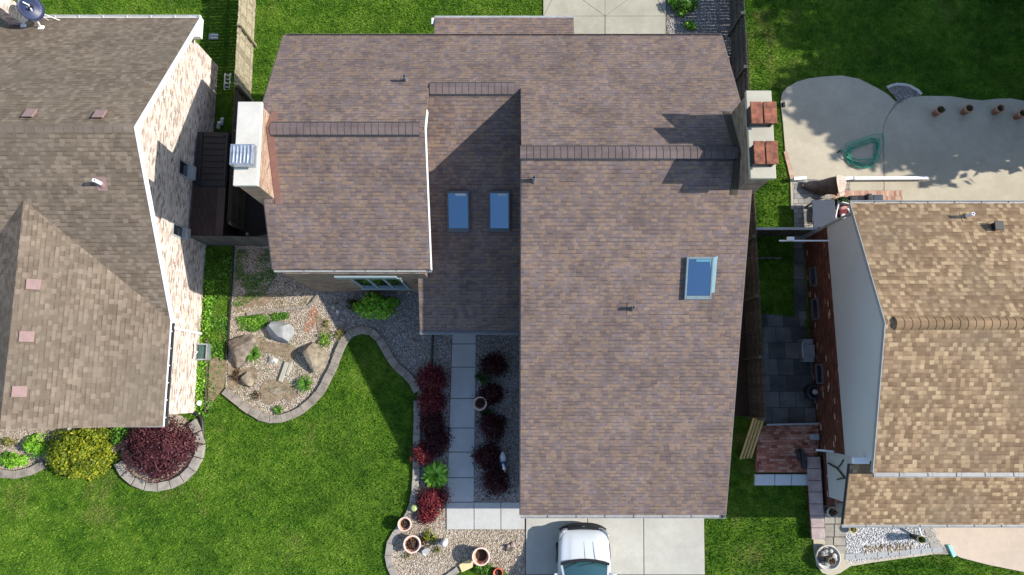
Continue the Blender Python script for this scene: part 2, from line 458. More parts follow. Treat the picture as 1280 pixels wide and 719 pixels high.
def crown(parent, name, mat, rx, ry, h, n, size, blobs=18, base=.0, seed=0, aspect=1.7, spread=.42, ragged=.35):
    """lumpy leaf mound in local coordinates, standing on z=base"""
    rs = np.random.default_rng(seed)
    d = unit(np.abs(rs.normal(size=(blobs, 3))) * np.array([1, 1, .9]) * np.where(rs.random((blobs, 3)) < .5, -1, 1) * np.array([1, 1, 0]) + np.abs(rs.normal(size=(blobs, 3))) * np.array([0, 0, 1]))
    k = rs.uniform(.45, .8, (blobs, 1))
    cen = d * k
    rad = rs.uniform(.7, 1.25, blobs) * spread
    tone = rs.uniform(-.22, .22, blobs)
    idx = rs.integers(0, blobs, n)
    q = unit(rs.normal(size=(n, 3)))
    q[:, 2] = np.where(q[:, 2] < -.3, -q[:, 2], q[:, 2])
    r = rad[idx][:, None] * rs.uniform(.55, 1.0, (n, 1)) ** .6
    p = cen[idx] + q * r
    p[:, 2] = np.abs(p[:, 2])
    nn = unit(q + rs.normal(size=(n, 3)) * .55 + np.array([0, 0, .35]))
    Cc = p * np.array([rx, ry, h]); Cc[:, 2] += base
    Cc[:, :2] += rs.normal(size=(n, 2)) * size * ragged
    V, Fc = leaves(Cc, nn, size, aspect, rs)
    rv = np.clip(rs.random(n) * .75 + .12 + tone[idx], 0, 1)
    return array_mesh(name, V, Fc, rv, mat, parent)

def stems(parent, rx, ry, h, n=7, r=.02, seed=0, mat='bark'):
    rs = random.Random(seed); mb = MB()
    for i in range(n):
        a = 2 * math.pi * (i + rs.random() * .6) / n
        e = Vector((math.cos(a) * rx * .75, math.sin(a) * ry * .75, h * rs.uniform(.45, .75)))
        mb.tube([(0, 0, -.02), e * .45 + Vector((0, 0, h * .12)), e], [r, r * .7, r * .3], 5)
    return mb.build('stem', M[mat], parent, local=True)

def shrub(px, py, rpx, h, mat, label, cat='shrub', name='shrub', group=None, n=900, size=.09, rypx=None, blobs=14, seed=None, aspect=1.7, stem=True, spread=.42, ragged=.35):
    seed = seed if seed is not None else int(px * 7 + py)
    c = P(px, py, h * .5); r = root(name, label, cat, (c.x, c.y, 0), group)
    rx = rpx * PX; ry = (rypx or rpx) * PX
    crown(r, 'foliage', M[mat], rx, ry, h, n, size, blobs, .02, seed, aspect, spread, ragged)
    if stem: stems(r, rx, ry, h, 6, .018, seed)
    return r

def spiky(px, py, rpx, h, mat, label, cat='plant', name='leafy_plant', group=None, n=90, w=5.5, seed=1):
    """rosette of arching strap leaves (each three faces long)"""
    rs = np.random.default_rng(seed); c = P(px, py, h * .4); r = root(name, label, cat, (c.x, c.y, 0), group)
    V = []; Fc = []; rv = []
    for i in range(n):
        a = rs.uniform(0, 2 * math.pi); L = rpx * PX * rs.uniform(.55, 1.1); hh = h * rs.uniform(.6, 1.1); ww = L / w
        dx, dy = math.cos(a), math.sin(a); b0 = len(V); val = rs.random()
        j = rs.normal(0, .12 * L, 2)
        for t, wf in ((.05, .5), (.4, 1), (.75, .85), (1.0, .1)):
            z = hh * (1.9 * t - 1.35 * t * t) + .03
            cx, cy = dx * L * t + j[0] * (1 - t), dy * L * t + j[1] * (1 - t)
            V += [(cx - dy * ww * wf / 2, cy + dx * ww * wf / 2, z), (cx + dy * ww * wf / 2, cy - dx * ww * wf / 2, z)]
        for t in range(3): Fc.append([b0 + 2 * t, b0 + 2 * t + 1, b0 + 2 * t + 3, b0 + 2 * t + 2]); rv.append(val)
    array_mesh('foliage', np.array(V), np.array(Fc), np.array(rv), M[mat], r)
    return r

def inpoly(x, y, poly):
    c = np.zeros(len(x), bool); n = len(poly)
    for i in range(n):
        x1, y1 = poly[i]; x2, y2 = poly[i - 1]
        if y1 == y2: continue
        m = ((y1 > y) != (y2 > y)) & (x < (x2 - x1) * (y - y1) / (y2 - y1) + x1)
        c ^= m
    return c

def px_poly(pts, z=0.0): return [XY(a, b, z) for a, b in pts]

def smooth_path(pts, n=8, closed=False):
    """Catmull-Rom through 2D/3D points"""
    pts = [Vector(p) for p in pts]; out = []; m = len(pts)
    for i in range(m if closed else m - 1):
        p0 = pts[(i - 1) % m] if closed or i > 0 else pts[0]
        p1, p2 = pts[i], pts[(i + 1) % m]
        p3 = pts[(i + 2) % m] if closed or i + 2 < m else pts[-1]
        for k in range(n):
            t = k / n
            out.append(.5 * ((2 * p1) + (p2 - p0) * t + (2 * p0 - 5 * p1 + 4 * p2 - p3) * t * t + (3 * p1 - p0 - 3 * p2 + p3) * t ** 3))
    if not closed: out.append(pts[-1])
    return out

def block_edge(path, name, label, mat, w=.2, h=.15, step=.33, cat='edging', group=None, gap=.008, closed=False, z=0, seed=3):
    """row of separate-looking kerb stones following a path: one thing"""
    rs = random.Random(seed); path = [Vector((p[0], p[1], 0)) for p in path]
    if closed: path = path + [path[0]]
    L = [0]
    for a, b in zip(path, path[1:]): L.append(L[-1] + (b - a).length)
    def at(d):
        d = min(max(d, 0), L[-1])
        for i in range(len(L) - 1):
            if d <= L[i + 1]:
                t = (d - L[i]) / max(L[i + 1] - L[i], 1e-6); return path[i].lerp(path[i + 1], t)
        return path[-1]
    mb = MB(); nb = max(1, int(L[-1] / step)); st = L[-1] / nb
    def nrm(d):
        t = (at(d + .05) - at(d - .05)); t.normalize(); return Vector((-t.y, t.x, 0))
    for i in range(nb):
        d0, d1 = i * st + gap / 2, (i + 1) * st - gap / 2
        a, b = at(d0), at(d1); na, nbv = nrm(d0), nrm(d1)
        hh = h + rs.uniform(-.015, .015); k = rs.uniform(-.012, .012)
        top = [a + na * (w / 2 + k), b + nbv * (w / 2 + k), b - nbv * (w / 2 - k), a - na * (w / 2 - k)]
        mb.slab([(p.x, p.y, z + hh) for p in top], hh + .03)
    o = mb.build(name, M[mat], None, bevel=.01)
    return tag(o, label, cat, group)

# ------------------------------------------------------------------ world, sun, camera
cam = bpy.data.cameras.new('camera'); co = bpy.data.objects.new('camera', cam); COL.objects.link(co)
co.location = (0, 0, HGT); co.rotation_euler = (TILT, 0, 0)
cam.sensor_width = 36; cam.lens = FPX / 1280 * 36; cam.clip_end = 2000; cam.clip_start = .5
scene.camera = co
SUN_EL, SUN_AZ = R(37), R(1.5)         # elevation; azimuth measured from +X (east) towards +Y
w = bpy.data.worlds.new('World'); scene.world = w; w.use_nodes = True
sk = w.node_tree.nodes.new('ShaderNodeTexSky'); sk.sky_type = 'NISHITA'; sk.sun_disc = False
sk.sun_elevation = SUN_EL; sk.sun_rotation = math.pi / 2 - SUN_AZ
sk.air_density = 1.0; sk.dust_density = .6; sk.ozone_density = 1.2
bg = w.node_tree.nodes['Background']; bg.inputs[1].default_value = .125
w.node_tree.links.new(sk.outputs[0], bg.inputs[0])
sl = bpy.data.lights.new('sun', 'SUN'); sl.energy = 3.8; sl.angle = R(.6); sl.color = (1, .94, .85)
so = bpy.data.objects.new('sun', sl); COL.objects.link(so)
sd = Vector((math.cos(SUN_EL) * math.cos(SUN_AZ), math.cos(SUN_EL) * math.sin(SUN_AZ), math.sin(SUN_EL)))
so.rotation_euler = sd.to_track_quat('Z', 'Y').to_euler(); so.location = sd * 60
vs = scene.view_settings
scene.display_settings.display_device = 'sRGB'
vs.view_transform = 'Standard'; vs.look = 'None'; vs.gamma = 1; vs.exposure = .98; vs.use_curve_mapping = False
scene.cycles.max_bounces = 6

# ================================================================== SETTING: ground, paving, beds
def sheet(name, poly, z, mat, kind='structure', label=None):
    mb = MB(); p = [(x, y, z) for x, y in poly]
    ar = sum(a[0] * b[1] - b[0] * a[1] for a, b in zip(p, p[1:] + p[:1]))
    if ar < 0: p.reverse()
    mb.add(p, [list(range(len(p)))])
    return tag(mb.build(name, mat), label, None, None, kind)

sheet('ground', [(-300, -300), (300, -300), (300, 300), (-300, 300)], 0, M['ground'])

# --- garden bed of the main house: outline of its kerb in photo pixels
EDGE_A = [(281.5, 488), (300, 503), (323, 519), (340, 524), (357, 522), (380, 511), (400, 491), (416, 461), (427, 434), (437, 419), (453, 413),
          (470, 418), (482, 436), (494, 456), (513, 473), (522, 490)]
EDGE_B = [(522, 490), (521.5, 530), (521, 570), (519.5, 612), (514, 636), (503, 656), (490, 674), (486, 690), (488, 706), (497, 724), (512, 745)]
EA = [XY(*p) for p in EDGE_A]; EB = [XY(*p) for p in EDGE_B]
EAs = [(p.x, p.y) for p in smooth_path([(a, b, 0) for a, b in EA], 6)]
EBs = [(p.x, p.y) for p in smooth_path([(a, b, 0) for a, b in EB], 6)]
BED = [XY(293, 300), XY(290, 360), XY(287, 417), XY(283, 452)] + EAs + EBs[1:] + [XY(560, 760), XY(662, 760), XY(662, 280), XY(420, 280)]
sheet('gravel_bed', BED, .012, M['gravel'])
SHADE_BED = [XY(398, 366), XY(408, 392), XY(432, 420)] + [p for p in EAs if p[0] > XY(432, 0)[0]] + [XY(524, 500), XY(524, 600), XY(560, 626), XY(658, 632), XY(658, 300), XY(420, 300)]
sheet('gravel_bed', SHADE_BED, .018, M['gravel_grey'])  # same gravel as the beige bed; house shade is toned into the grey
tag(bpy.data.objects['gravel_bed.001'], None, None, None, 'structure')
sheet('mulch_patch', [(p.x, p.y) for p in smooth_path([(*XY(a, b), 0) for a, b in [(391, 383), (398, 390), (394, 404), (386, 416), (380, 413), (384, 398)]], 5, True)], .02, M['red_mulch'])
FLOWERBED_L = px_poly([(-60, 520), (150, 525), (152, 560), (120, 590), (64, 578), (40, 590), (12, 596), (-60, 592)])
sheet('gravel_bed', FLOWERBED_L, .012, M['gravel'])
RING_C = P(200, 559); RING_R = (1.48, 1.36)
RING = [(RING_C.x + RING_R[0] * math.cos(t), RING_C.y + RING_R[1] * math.sin(t)) for t in np.linspace(0, 2 * math.pi, 40, endpoint=False)]
sheet('gravel_bed', RING, .016, M['gravel'])
BACK_BED = px_poly([(833, -60), (910, -60), (914, 60), (905, 130), (833, 60)])
sheet('gravel_bed', BACK_BED, .012, M['gravel_grey'])
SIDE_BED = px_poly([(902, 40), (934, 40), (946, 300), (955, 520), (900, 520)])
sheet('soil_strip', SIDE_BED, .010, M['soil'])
WHITE_BED = px_poly([(1055, 630), (1160, 630), (1178, 690), (1058, 705)])
sheet('gravel_bed', WHITE_BED, .03, M['gravel_white'])
KIDNEY = [(p.x, p.y) for p in smooth_path([(*XY(a, b), 0) for a, b in [(1109, 111), (1118, 108), (1130, 108), (1142, 112.5), (1149, 119.5), (1140, 122.5), (1131, 126), (1125, 130.5), (1117, 121)]], 5, True)]
sheet('gravel_bed', KIDNEY, .04, M['gravel_grey'])

# --- concrete slabs with real joints
def slabs(name, quads, z0, z1, mat, bevel=.012):
    mb = MB()
    for q in quads: mb.poly(q, z0, z1)
    return tag(mb.build(name, mat, None, bevel=bevel), None, None, None, 'structure')

def grid_quads(xs_top, xs_bot, rows, gap=.012):
    """quads from photo columns (at first and last row) and rows"""
    out = []
    for r0, r1 in zip(rows, rows[1:]):
        y0, y1 = Y(r0) - gap, Y(r1) + gap
        for (a0, a1), (b0, b1) in zip(zip(xs_top, xs_bot), list(zip(xs_top, xs_bot))[1:]):
            def X(c0, c1, row):
                t = (row - rows[0]) / (rows[-1] - rows[0]); return P(c0 + (c1 - c0) * t, row).x
            out.append([(X(a0, a1, r0) + gap, y0), (X(b0, b1, r0) - gap, y0), (X(b0, b1, r1) - gap, y1), (X(a0, a1, r1) + gap, y1)])
    return out

DRIVE = px_poly([(656, 632), (880, 632), (882, 780), (657, 780)])
sheet('driveway_base', DRIVE, .022, M['joint'])
slabs('driveway', grid_quads([657, 734, 804, 879.5], [657, 734.5, 805, 882], [632, 718, 800]), 0, .06, M['conc'])
WALK = px_poly([(565, 410), (595, 410), (592, 631), (658, 631), (658, 662), (558, 662)])
sheet('front_walk_base', WALK, .022, M['joint'])
slabs('front_walk', grid_quads([565.5, 595.5], [558.5, 592.5], [418, 430, 459, 498, 535, 565, 597, 627.5]) + grid_quads([558, 592.5, 626, 656], [558, 592.5, 626, 656], [627.5, 662]), 0, .055, M['conc_walk'])
# back slab: fan of joints meeting in one point
a, b, c_, d, e, f = [XY(*p) for p in ((679, -60), (833, -60), (832, 48), (679, 48), (756, 21), (756, -60))]
g1, g2 = XY(723, -3), XY(790, -3)
def inset(q, k=.014):
    cx = sum(p[0] for p in q) / len(q); cy = sum(p[1] for p in q) / len(q); out = []
    for x, y in q:
        L = math.hypot(cx - x, cy - y); out.append((x + (cx - x) * k / L, y + (cy - y) * k / L))
    return out
sheet('patio_base', [a, b, c_, d], .02, M['joint'])
ml, mr, mb_ = XY(679, 21), XY(832, 21), XY(756, 48)
ul, ur = XY(700, -20), XY(812, -20)
slabs('patio', [inset(q) for q in ([ml, e, mb_, d], [e, mr, c_, mb_], [ml, ul, e], [e, ur, mr], [ul, f, e], [f, ur, e], [a, f, ul], [f, b, ur], [a, ul, ml], [ur, b, mr])], 0, .055, M['conc_back'], .006)

# --- right neighbour: patio lobes, alley, front paving, drive
LOBE1 = [(975, 128), (977, 117), (983, 110), (995, 103), (1008, 99), (1030, 96), (1052, 95), (1073, 99), (1095, 110), (1110, 119), (1119, 128)]
LOBE2 = [(1122, 130), (1134, 123), (1150, 120.5), (1170, 120.5), (1189, 121), (1207, 124), (1226, 126), (1245, 124), (1262, 123.5), (1282, 127), (1310, 135), (1340, 150)]
ARC = [(1103, 168), (1104.5, 156), (1110.5, 143.5)]
P1 = px_poly([(988, 250), (987, 222), (981, 191), (978, 155)] + LOBE1 + [(1110, 143), (1104, 156), (1102, 168), (1104, 200), (1104, 262), (988, 262)])
P2 = px_poly([(1104.4, 262), (1104.4, 200), (1102.6, 168)] + ARC[1:] + LOBE2 + [(1380, 200), (1380, 262)])
sheet('patio_base', px_poly([(1090, 125), (1122, 127), (1118, 262), (1090, 262)]), .02, M['conc_grey'])
slabs('neighbour_patio', [P1, P2], 0, .05, M['conc_patio'], .015)
sheet('paver_strip', px_poly([(990, 224), (1062, 226), (1062, 268), (1030, 300), (1000, 305), (993, 300)]), .056, M['paver_grey'])
sheet('brick_band', px_poly([(1040, 238.5), (1127, 238.5), (1127, 251), (1040, 249)]), .060, M['brick_edging'])
sheet('brick_band', px_poly([(979, 190), (983, 190), (993, 222), (987, 223)]), .058, M['brick_edging'])
sheet('paver_band', px_poly([(1048, 249), (1122, 251), (1122, 262), (1048, 262)]), .064, M['paver_grey'])
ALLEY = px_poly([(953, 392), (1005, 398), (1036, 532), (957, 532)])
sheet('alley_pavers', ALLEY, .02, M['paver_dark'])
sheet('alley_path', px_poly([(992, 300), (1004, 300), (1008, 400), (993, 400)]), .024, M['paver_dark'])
slabs('brick_terrace', [px_poly([(945, 532), (1022, 530), (1018, 590), (943, 590)])], 0, .2, M['brick_paving'])
mbq = grid_quads([942, 967, 988, 1011], [941.5, 966, 987, 1010.5], [592, 606.5])
slabs('concrete_step', mbq, 0, .16, M['siding'])
FLAGS = []
for r0, r1, xs in ((628, 655, (1029.5, 1043, 1058)), (655, 671, (1030, 1042, 1058)), (671, 682, (1030.5, 1041, 1057)), (682, 692, (1044, 1058))):
    for x0, x1 in zip(xs, xs[1:]):
        FLAGS.append(inset(px_poly([(x0, r0), (x1, r0), (x1, r1), (x0, r1)]), .02))
sheet('flagstone_base', px_poly([(1027, 560), (1062, 560), (1062, 696), (1028, 696)]), .016, M['joint'])
slabs('flagstone_path', FLAGS, 0, .05, M['flag'], .015)
sheet('brick_band', px_poly([(1029, 619), (1060, 627), (1060, 640), (1029, 634)]), .04, M['brick_paving'])
TAN = px_poly([(1160, 600), (1164, 660), (1170, 676), (1182, 688), (1200, 697), (1235, 706), (1285, 716), (1420, 745), (1420, 600)])
slabs('neighbour_driveway', [TAN], 0, .05, M['conc_tan'])
# fan of pavers at the end of the gravel and a grey paver row in front of it
fan = []
for i in range(5):
    y0, y1 = 655 + i * 7.6, 655 + (i + 1) * 7.6
    fan.append(inset(px_poly([(1151 + i * 3, y0), (1162 + i * 2.6 + i * i * .5, y0), (1164 + (i + 1) * 2.6 + (i + 1) ** 2 * .5, y1), (1153 + i * 3, y1)]), .02))
slabs('paver_fan', fan, 0, .055, M['flag'], .01)
row = []
for i in range(9):
    x0, x1 = 1055 + i * 13.6, 1055 + (i + 1) * 13.6
    row.append(inset(px_poly([(x0, 700 - i * 1.15), (x1, 699 - i * 1.15), (x1, 691 - i * 1.0), (x0, 692 - i * 1.0)]), .012))
slabs('paver_row', row, 0, .06, M['conc_grey'], .01)
CURB = [(1016, 674), (1017, 690), (1020, 706), (1027, 716), (1038, 720), (1050, 716), (1062, 708), (1090, 703), (1120, 699), (1150, 695), (1172, 692), (1186, 690)]
cin = [(1029, 674), (1055, 690), (1060, 701), (1090, 699), (1120, 695), (1150, 691), (1172, 688), (1184, 686)]
slabs('concrete_curb', [px_poly(CURB + cin[::-1])], 0, .045, M['conc_patio'], .012)

# ================================================================== edging (things)
block_edge(EAs, 'garden_edging', 'long wavy kerb of grey brown blocks between the rock garden and the lawn', 'edging', w=.3, h=.14, step=.42)
block_edge(EBs[2:], 'garden_edging', 'kerb of narrow blocks beside the row of red bushes, curving round two terracotta pots', 'edging2', w=.26, h=.12, step=.4, seed=9)
RINGS = [(RING_C.x + RING_R[0] * 1.07 * math.cos(t), RING_C.y + RING_R[1] * 1.07 * math.sin(t)) for t in np.linspace(-2.75, .72, 60)]
block_edge(RINGS, 'garden_edging', 'round ring of tan blocks encircling the purple maple', 'edging2', w=.32, h=.2, step=.46, gap=.035, seed=5)
block_edge([XY(*p) for p in [(-50, 588), (-10, 586), (10, 594), (26, 593), (44, 588), (58, 580)]], 'garden_edging', 'short curve of grey stones in front of the light green plants', 'edging', w=.3, h=.16, step=.5, seed=6)
block_edge([(p.x, p.y) for p in smooth_path([(*XY(*q), 0) for q in [(309, 393), (330, 390), (352, 387), (372, 385), (384, 384), (391, 379), (396, 372), (397, 364)]], 5)], 'garden_edging', 'low hooked row of thin bricks across the top of the rock garden', 'edging', w=.13, h=.1, step=.24, seed=7)
block_edge([XY(*p) for p in [(556, 724), (564, 717), (573, 711.5)]], 'garden_edging', 'short piece of kerb by the pale yellow stone', 'edging2', w=.22, h=.12, step=.4, seed=8)
block_edge([XY(*p) for p in [(541, 418), (540, 440), (539.5, 462)]], 'garden_edging', 'thin dark strip of edging under the corner of the middle roof', 'wood_dark', w=.07, h=.1, step=.6, seed=8)
block_edge([XY(*p) for p in [(293, 308), (290, 360), (287, 417), (284, 450), (259, 520), (256, 512)][:4]], 'metal_edging', 'thin dark strip dividing the weedy side yard from the rock garden', 'black', w=.05, h=.12, step=1.5, gap=0)
block_edge([XY(*p) for p in [(260, 424), (259, 460), (257.5, 500), (257, 516)]], 'metal_edging', 'thin rusty strip running from the grey box to the black drain pipe', 'wood_dark', w=.05, h=.1, step=1.2, gap=0)
block_edge([(p.x, p.y) for p in smooth_path([(*XY(*q), 0) for q in [(1108, 110), (1118, 106.5), (1130, 106.5), (1143, 111.5), (1150.5, 119)]], 6)], 'garden_edging', 'pale curved border behind the little dark gravel wedge', 'conc_cap', w=.12, h=.08, step=.25, gap=0)

# ================================================================== grass, pebbles (stuff)
HOUSE_L = [(-30, 15), (-12.1, 13.3), (-12.1, -.8), (-30, -.8)]
HOUSE_M = [(-7.6, 11.7), (7.0, 11.7), (7.0, -3.7), (.5, -3.7), (.5, 2.4), (-3, 2.4), (-3, 3.95), (-7.6, 3.95)]
HOUSE_R = [(11.6, 6.2), (26, 6.2), (26, -2.4), (11.6, -2.4)]
CURBP = px_poly([(1014, 560), (1014, 674)] + CURB[1:] + [(1186, 640), (1060, 560)])
EXCL = [px_poly([(262, 165), (335, 165), (335, 303), (238, 303)]), BED, FLOWERBED_L, RING, BACK_BED, SIDE_BED, DRIVE, WALK, [a, b, c_, d], P1, P2, ALLEY, TAN, CURBP, KIDNEY,
        px_poly([(944, 528), (1024, 528), (1013, 608), (940, 608)]), px_poly([(992, 225), (1062, 225), (1010, 400), (992, 400)]), HOUSE_L, HOUSE_M, HOUSE_R]
LAWN_BIT = px_poly([(561, 724), (574, 713), (586, 706), (606, 706), (628, 712), (640, 722), (640, 760), (561, 760)])
sheet('lawn_patch', LAWN_BIT, .022, M['ground'])

def grass(name, n, mask, size=(.05, .11), width=.022, box=None, lean=.7):
    x0, x1, y0, y1 = box
    x = rng.uniform(x0, x1, n); y = rng.uniform(y0, y1, n)
    k = mask(x, y); x, y = x[k], y[k]; m = len(x)
    a = rng.uniform(0, 2 * math.pi, m); L = rng.uniform(*size, m); ln = rng.uniform(.2, lean, m); wd = rng.uniform(.6, 1.4, m) * width
    dx, dy = np.cos(a), np.sin(a); b = rng.uniform(0, 2 * math.pi, m)
    tx, ty = np.cos(b) * ln * L, np.sin(b) * ln * L
    V = np.empty((m, 3, 3)); z0 = .0
    V[:, 0] = np.stack([x - dx * wd / 2, y - dy * wd / 2, np.full(m, z0)], 1)
    V[:, 1] = np.stack([x + dx * wd / 2, y + dy * wd / 2, np.full(m, z0)], 1)
    V[:, 2] = np.stack([x + tx, y + ty, L * np.sqrt(1 - ln ** 2 * .6)], 1)
    o = array_mesh(name, V.reshape(-1, 3), np.arange(3 * m).reshape(m, 3), rng.random(m), M['grass'])
    return tag(o, None, None, None, 'stuff')

def lawnmask(x, y):
    k = np.ones(len(x), bool)
    for p in EXCL: k &= ~inpoly(x, y, p)
    return k
grass('grass', 720000, lawnmask, (.045, .10), .034, (-22.2, 22.2, -9.4, 17.6))
grass('grass', 3500, lambda x, y: inpoly(x, y, LAWN_BIT), (.05, .12), .03, (-3, .3, -8, -5.5))

def pebbles(name, poly, dens, size, mat, z=.02, excl=()):
    xs = [p[0] for p in poly]; ys = [p[1] for p in poly]
    A = (max(xs) - min(xs)) * (max(ys) - min(ys)); n = int(A * dens)
    x = rng.uniform(min(xs), max(xs), n); y = rng.uniform(min(ys), max(ys), n)
    k = inpoly(x, y, poly)
    for e_ in excl: k &= ~inpoly(x, y, e_)
    x, y = x[k], y[k]; m = len(x)
    base = np.array([[1, 0, 0], [0, 1, 0], [-1, 0, 0], [0, -1, 0], [.15, .1, .75], [0, 0, -.5]])
    r = (rng.uniform(.5, 1.3, m) * size / 2)[:, None, None]
    V = base[None] * r * rng.uniform(.65, 1.25, (m, 6, 3))
    a = rng.uniform(0, 6.28, m); ca, sa = np.cos(a)[:, None], np.sin(a)[:, None]
    X_ = V[:, :, 0] * ca - V[:, :, 1] * sa; Y_ = V[:, :, 0] * sa + V[:, :, 1] * ca
    V = np.stack([X_ + x[:, None], Y_ + y[:, None], V[:, :, 2] + z + size * .15], 2)
    fb = np.array([[0, 1, 4], [1, 2, 4], [2, 3, 4], [3, 0, 4], [1, 0, 5], [2, 1, 5], [3, 2, 5], [0, 3, 5]])
    Fc = (fb[None] + (np.arange(m) * 6)[:, None, None]).reshape(-1, 3)
    o = array_mesh(name, V.reshape(-1, 3), Fc, np.repeat(rng.random(m), 8), M[mat])
    return tag(o, None, None, None, 'stuff')
pebbles('pebbles', BED, 260, .055, 'peb', .015, [SHADE_BED, WALK, HOUSE_M, LAWN_BIT, DRIVE])
pebbles('pebbles', SHADE_BED, 300, .05, 'peb_grey', .02, [WALK, HOUSE_M])
pebbles('pebbles', FLOWERBED_L, 250, .05, 'peb', .015)
pebbles('pebbles', RING, 200, .05, 'peb', .02)
pebbles('pebbles', BACK_BED, 250, .06, 'peb_grey', .015, [HOUSE_M])
pebbles('pebbles', WHITE_BED, 500, .055, 'peb_white', .035)
pebbles('pebbles', KIDNEY, 400, .05, 'peb_grey', .045)
pebbles('pebbles', px_poly([(1078, 684), (1140, 679), (1141, 687), (1079, 693)]), 260, .12, 'peb', .03)
M['dirt'] = plain('bare_dirt', (.2, .15, .1), .95, .4, 5, .6)
sheet('bare_soil', [(p.x, p.y) for p in smooth_path([(*XY(*q), 0) for q in [(263, 452), (275, 447), (284, 455), (281, 478), (279, 487), (268, 500), (260, 512), (261, 480)]], 5, True)], .03, M['dirt'])
for blob in ([(286, 452), (296, 460), (306, 462), (318, 458), (322, 470), (316, 484), (304, 482), (294, 488), (286, 482)], [(330, 478), (352, 474), (362, 480), (374, 490), (366, 500), (350, 498), (336, 506), (326, 496)],
             [(326, 422), (338, 428), (362, 430), (372, 440), (364, 452), (348, 444), (330, 440), (320, 432)], [(396, 396), (408, 402), (414, 416), (412, 434), (404, 430), (398, 416)], [(300, 372), (320, 368), (340, 372), (330, 382), (306, 384)]):
    sheet('bare_soil', [(p.x, p.y) for p in smooth_path([(*XY(*q), 0) for q in blob], 5, True)], .036, M['dirt'])
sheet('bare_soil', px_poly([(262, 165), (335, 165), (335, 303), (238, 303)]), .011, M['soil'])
# weeds: ground cover in the side yard and the rock garden
def weeds(name, pts, n, mat, size=.05, h=.08):
    poly = px_poly(pts); xs = [p[0] for p in poly]; ys = [p[1] for p in poly]
    x = rng.uniform(min(xs), max(xs), n * 3); y = rng.uniform(min(ys), max(ys), n * 3)
    dens = np.array([mnoise.noise((a_ * 1.7, b_ * 1.7, 2.2)) for a_, b_ in zip(x, y)])
    k = inpoly(x, y, poly) & (dens + rng.normal(0, .2, len(x)) > -.05)
    x, y = x[k][:n], y[k][:n]; m = len(x)
    Cc = np.stack([x, y, rng.uniform(.02, h, m)], 1); nn = unit(rng.normal(size=(m, 3)) * .6 + np.array([0, 0, 1]))
    V, Fc = leaves(Cc, nn, size, 1.6); V[:, 2] = np.maximum(V[:, 2], .015)
    return tag(array_mesh(name, V, Fc, rng.random(m), M[mat]), None, None, None, 'stuff')
weeds('ground_cover', [(248, 310), (292, 310), (286, 420), (262, 520), (240, 520), (250, 400)], 2600, 'leaf_green', .085, .1)
weeds('ground_cover', [(248, 350), (270, 350), (262, 430), (256, 520), (240, 520), (250, 400)], 1300, 'leaf_lime', .085, .16)
weeds('ground_cover', [(298, 396), (330, 393), (362, 390), (362, 398), (340, 404), (320, 415), (300, 413)], 2600, 'leaf_green', .055, .14)
weeds('ground_cover', [(298, 398), (330, 395), (345, 396), (320, 412), (300, 412)], 900, 'leaf_lime', .055, .16)
weeds('ground_cover', [(296, 312), (340, 312), (345, 345), (330, 372), (292, 385)], 2200, 'leaf_green', .055, .08)
weeds('ground_cover', [(295, 366), (390, 366), (385, 382), (310, 390), (292, 392)], 380, 'leaf_straw', .05, .06)
weeds('ground_cover', [(290, 420), (360, 420), (400, 440), (380, 505), (330, 515), (290, 490)], 700, 'leaf_green', .045, .07)
# ================================================================== MAIN HOUSE
main = root('brick_house', 'large house in the middle with purple brown shingle roof, three skylights and two chimneys', 'house', (0, 4, 0))
XL, XR, XW, XG = -7.88, 7.22, -2.68, .28      # roof rakes: far left, far right, left wing's inner rake, garage wing's inner rake
ZB, ZR, ZF = 4.58, 7.08, 2.6
yB, yR, yF = Y(44.5, ZB), Y(190, ZR), Y(644, ZF)
mB = (ZR - ZB) / (yB - yR)
def on_back(py):
    z = 5.5
    for _ in range(30): z = ZB + mB * (yB - Y(py, z))
    return Y(py, z), z
yL, ZL = on_back(160); yC, ZC = on_back(110)
ZLF = 4.45; yLF = Y(337, ZLF); yCF = Y(414, 2.55); ZCF = 2.55
TH = .12
mb = MB()
mb.slab([(XL, yB, ZB), (XR, yB, ZB), (XR, yR, ZR), (XG, yR, ZR), (XG, yC, ZC), (XW, yC, ZC), (XW, yL, ZL), (XL, yL, ZL)], TH)
roof_b = mb.build('roof', M['roof_main'], main)
mb = MB(); mb.slab([(XL, yL, ZL), (XW, yL, ZL), (XW, yLF, ZLF), (XL, yLF, ZLF)], TH); roof_l = mb.build('roof', M['roof_main'], main)
mb = MB(); mb.slab([(XG, yR, ZR), (XR, yR, ZR), (XR, yF, ZF), (XG, yF, ZF)], TH); roof_r = mb.build('roof', M['roof_main'], main)
def zc_at(y): return ZC + (ZCF - ZC) * (yC - y) / (yC - yCF)
def zr_at(y): return ZR + (ZF - ZR) * (yR - y) / (yR - yF)
def zl_at(y): return ZL + (ZLF - ZL) * (yL - y) / (yL - yLF)
def zb_at(y): return ZB + mB * (yB - y)
XCL = P(524, 380, 2.9).x
mb = MB(); mb.slab([(XCL, yC, ZC), (XG + .3, yC, ZC), (XG + .3, yCF, ZCF), (XCL, yCF, ZCF)], TH); roof_c = mb.build('roof', M['roof_main'], main)
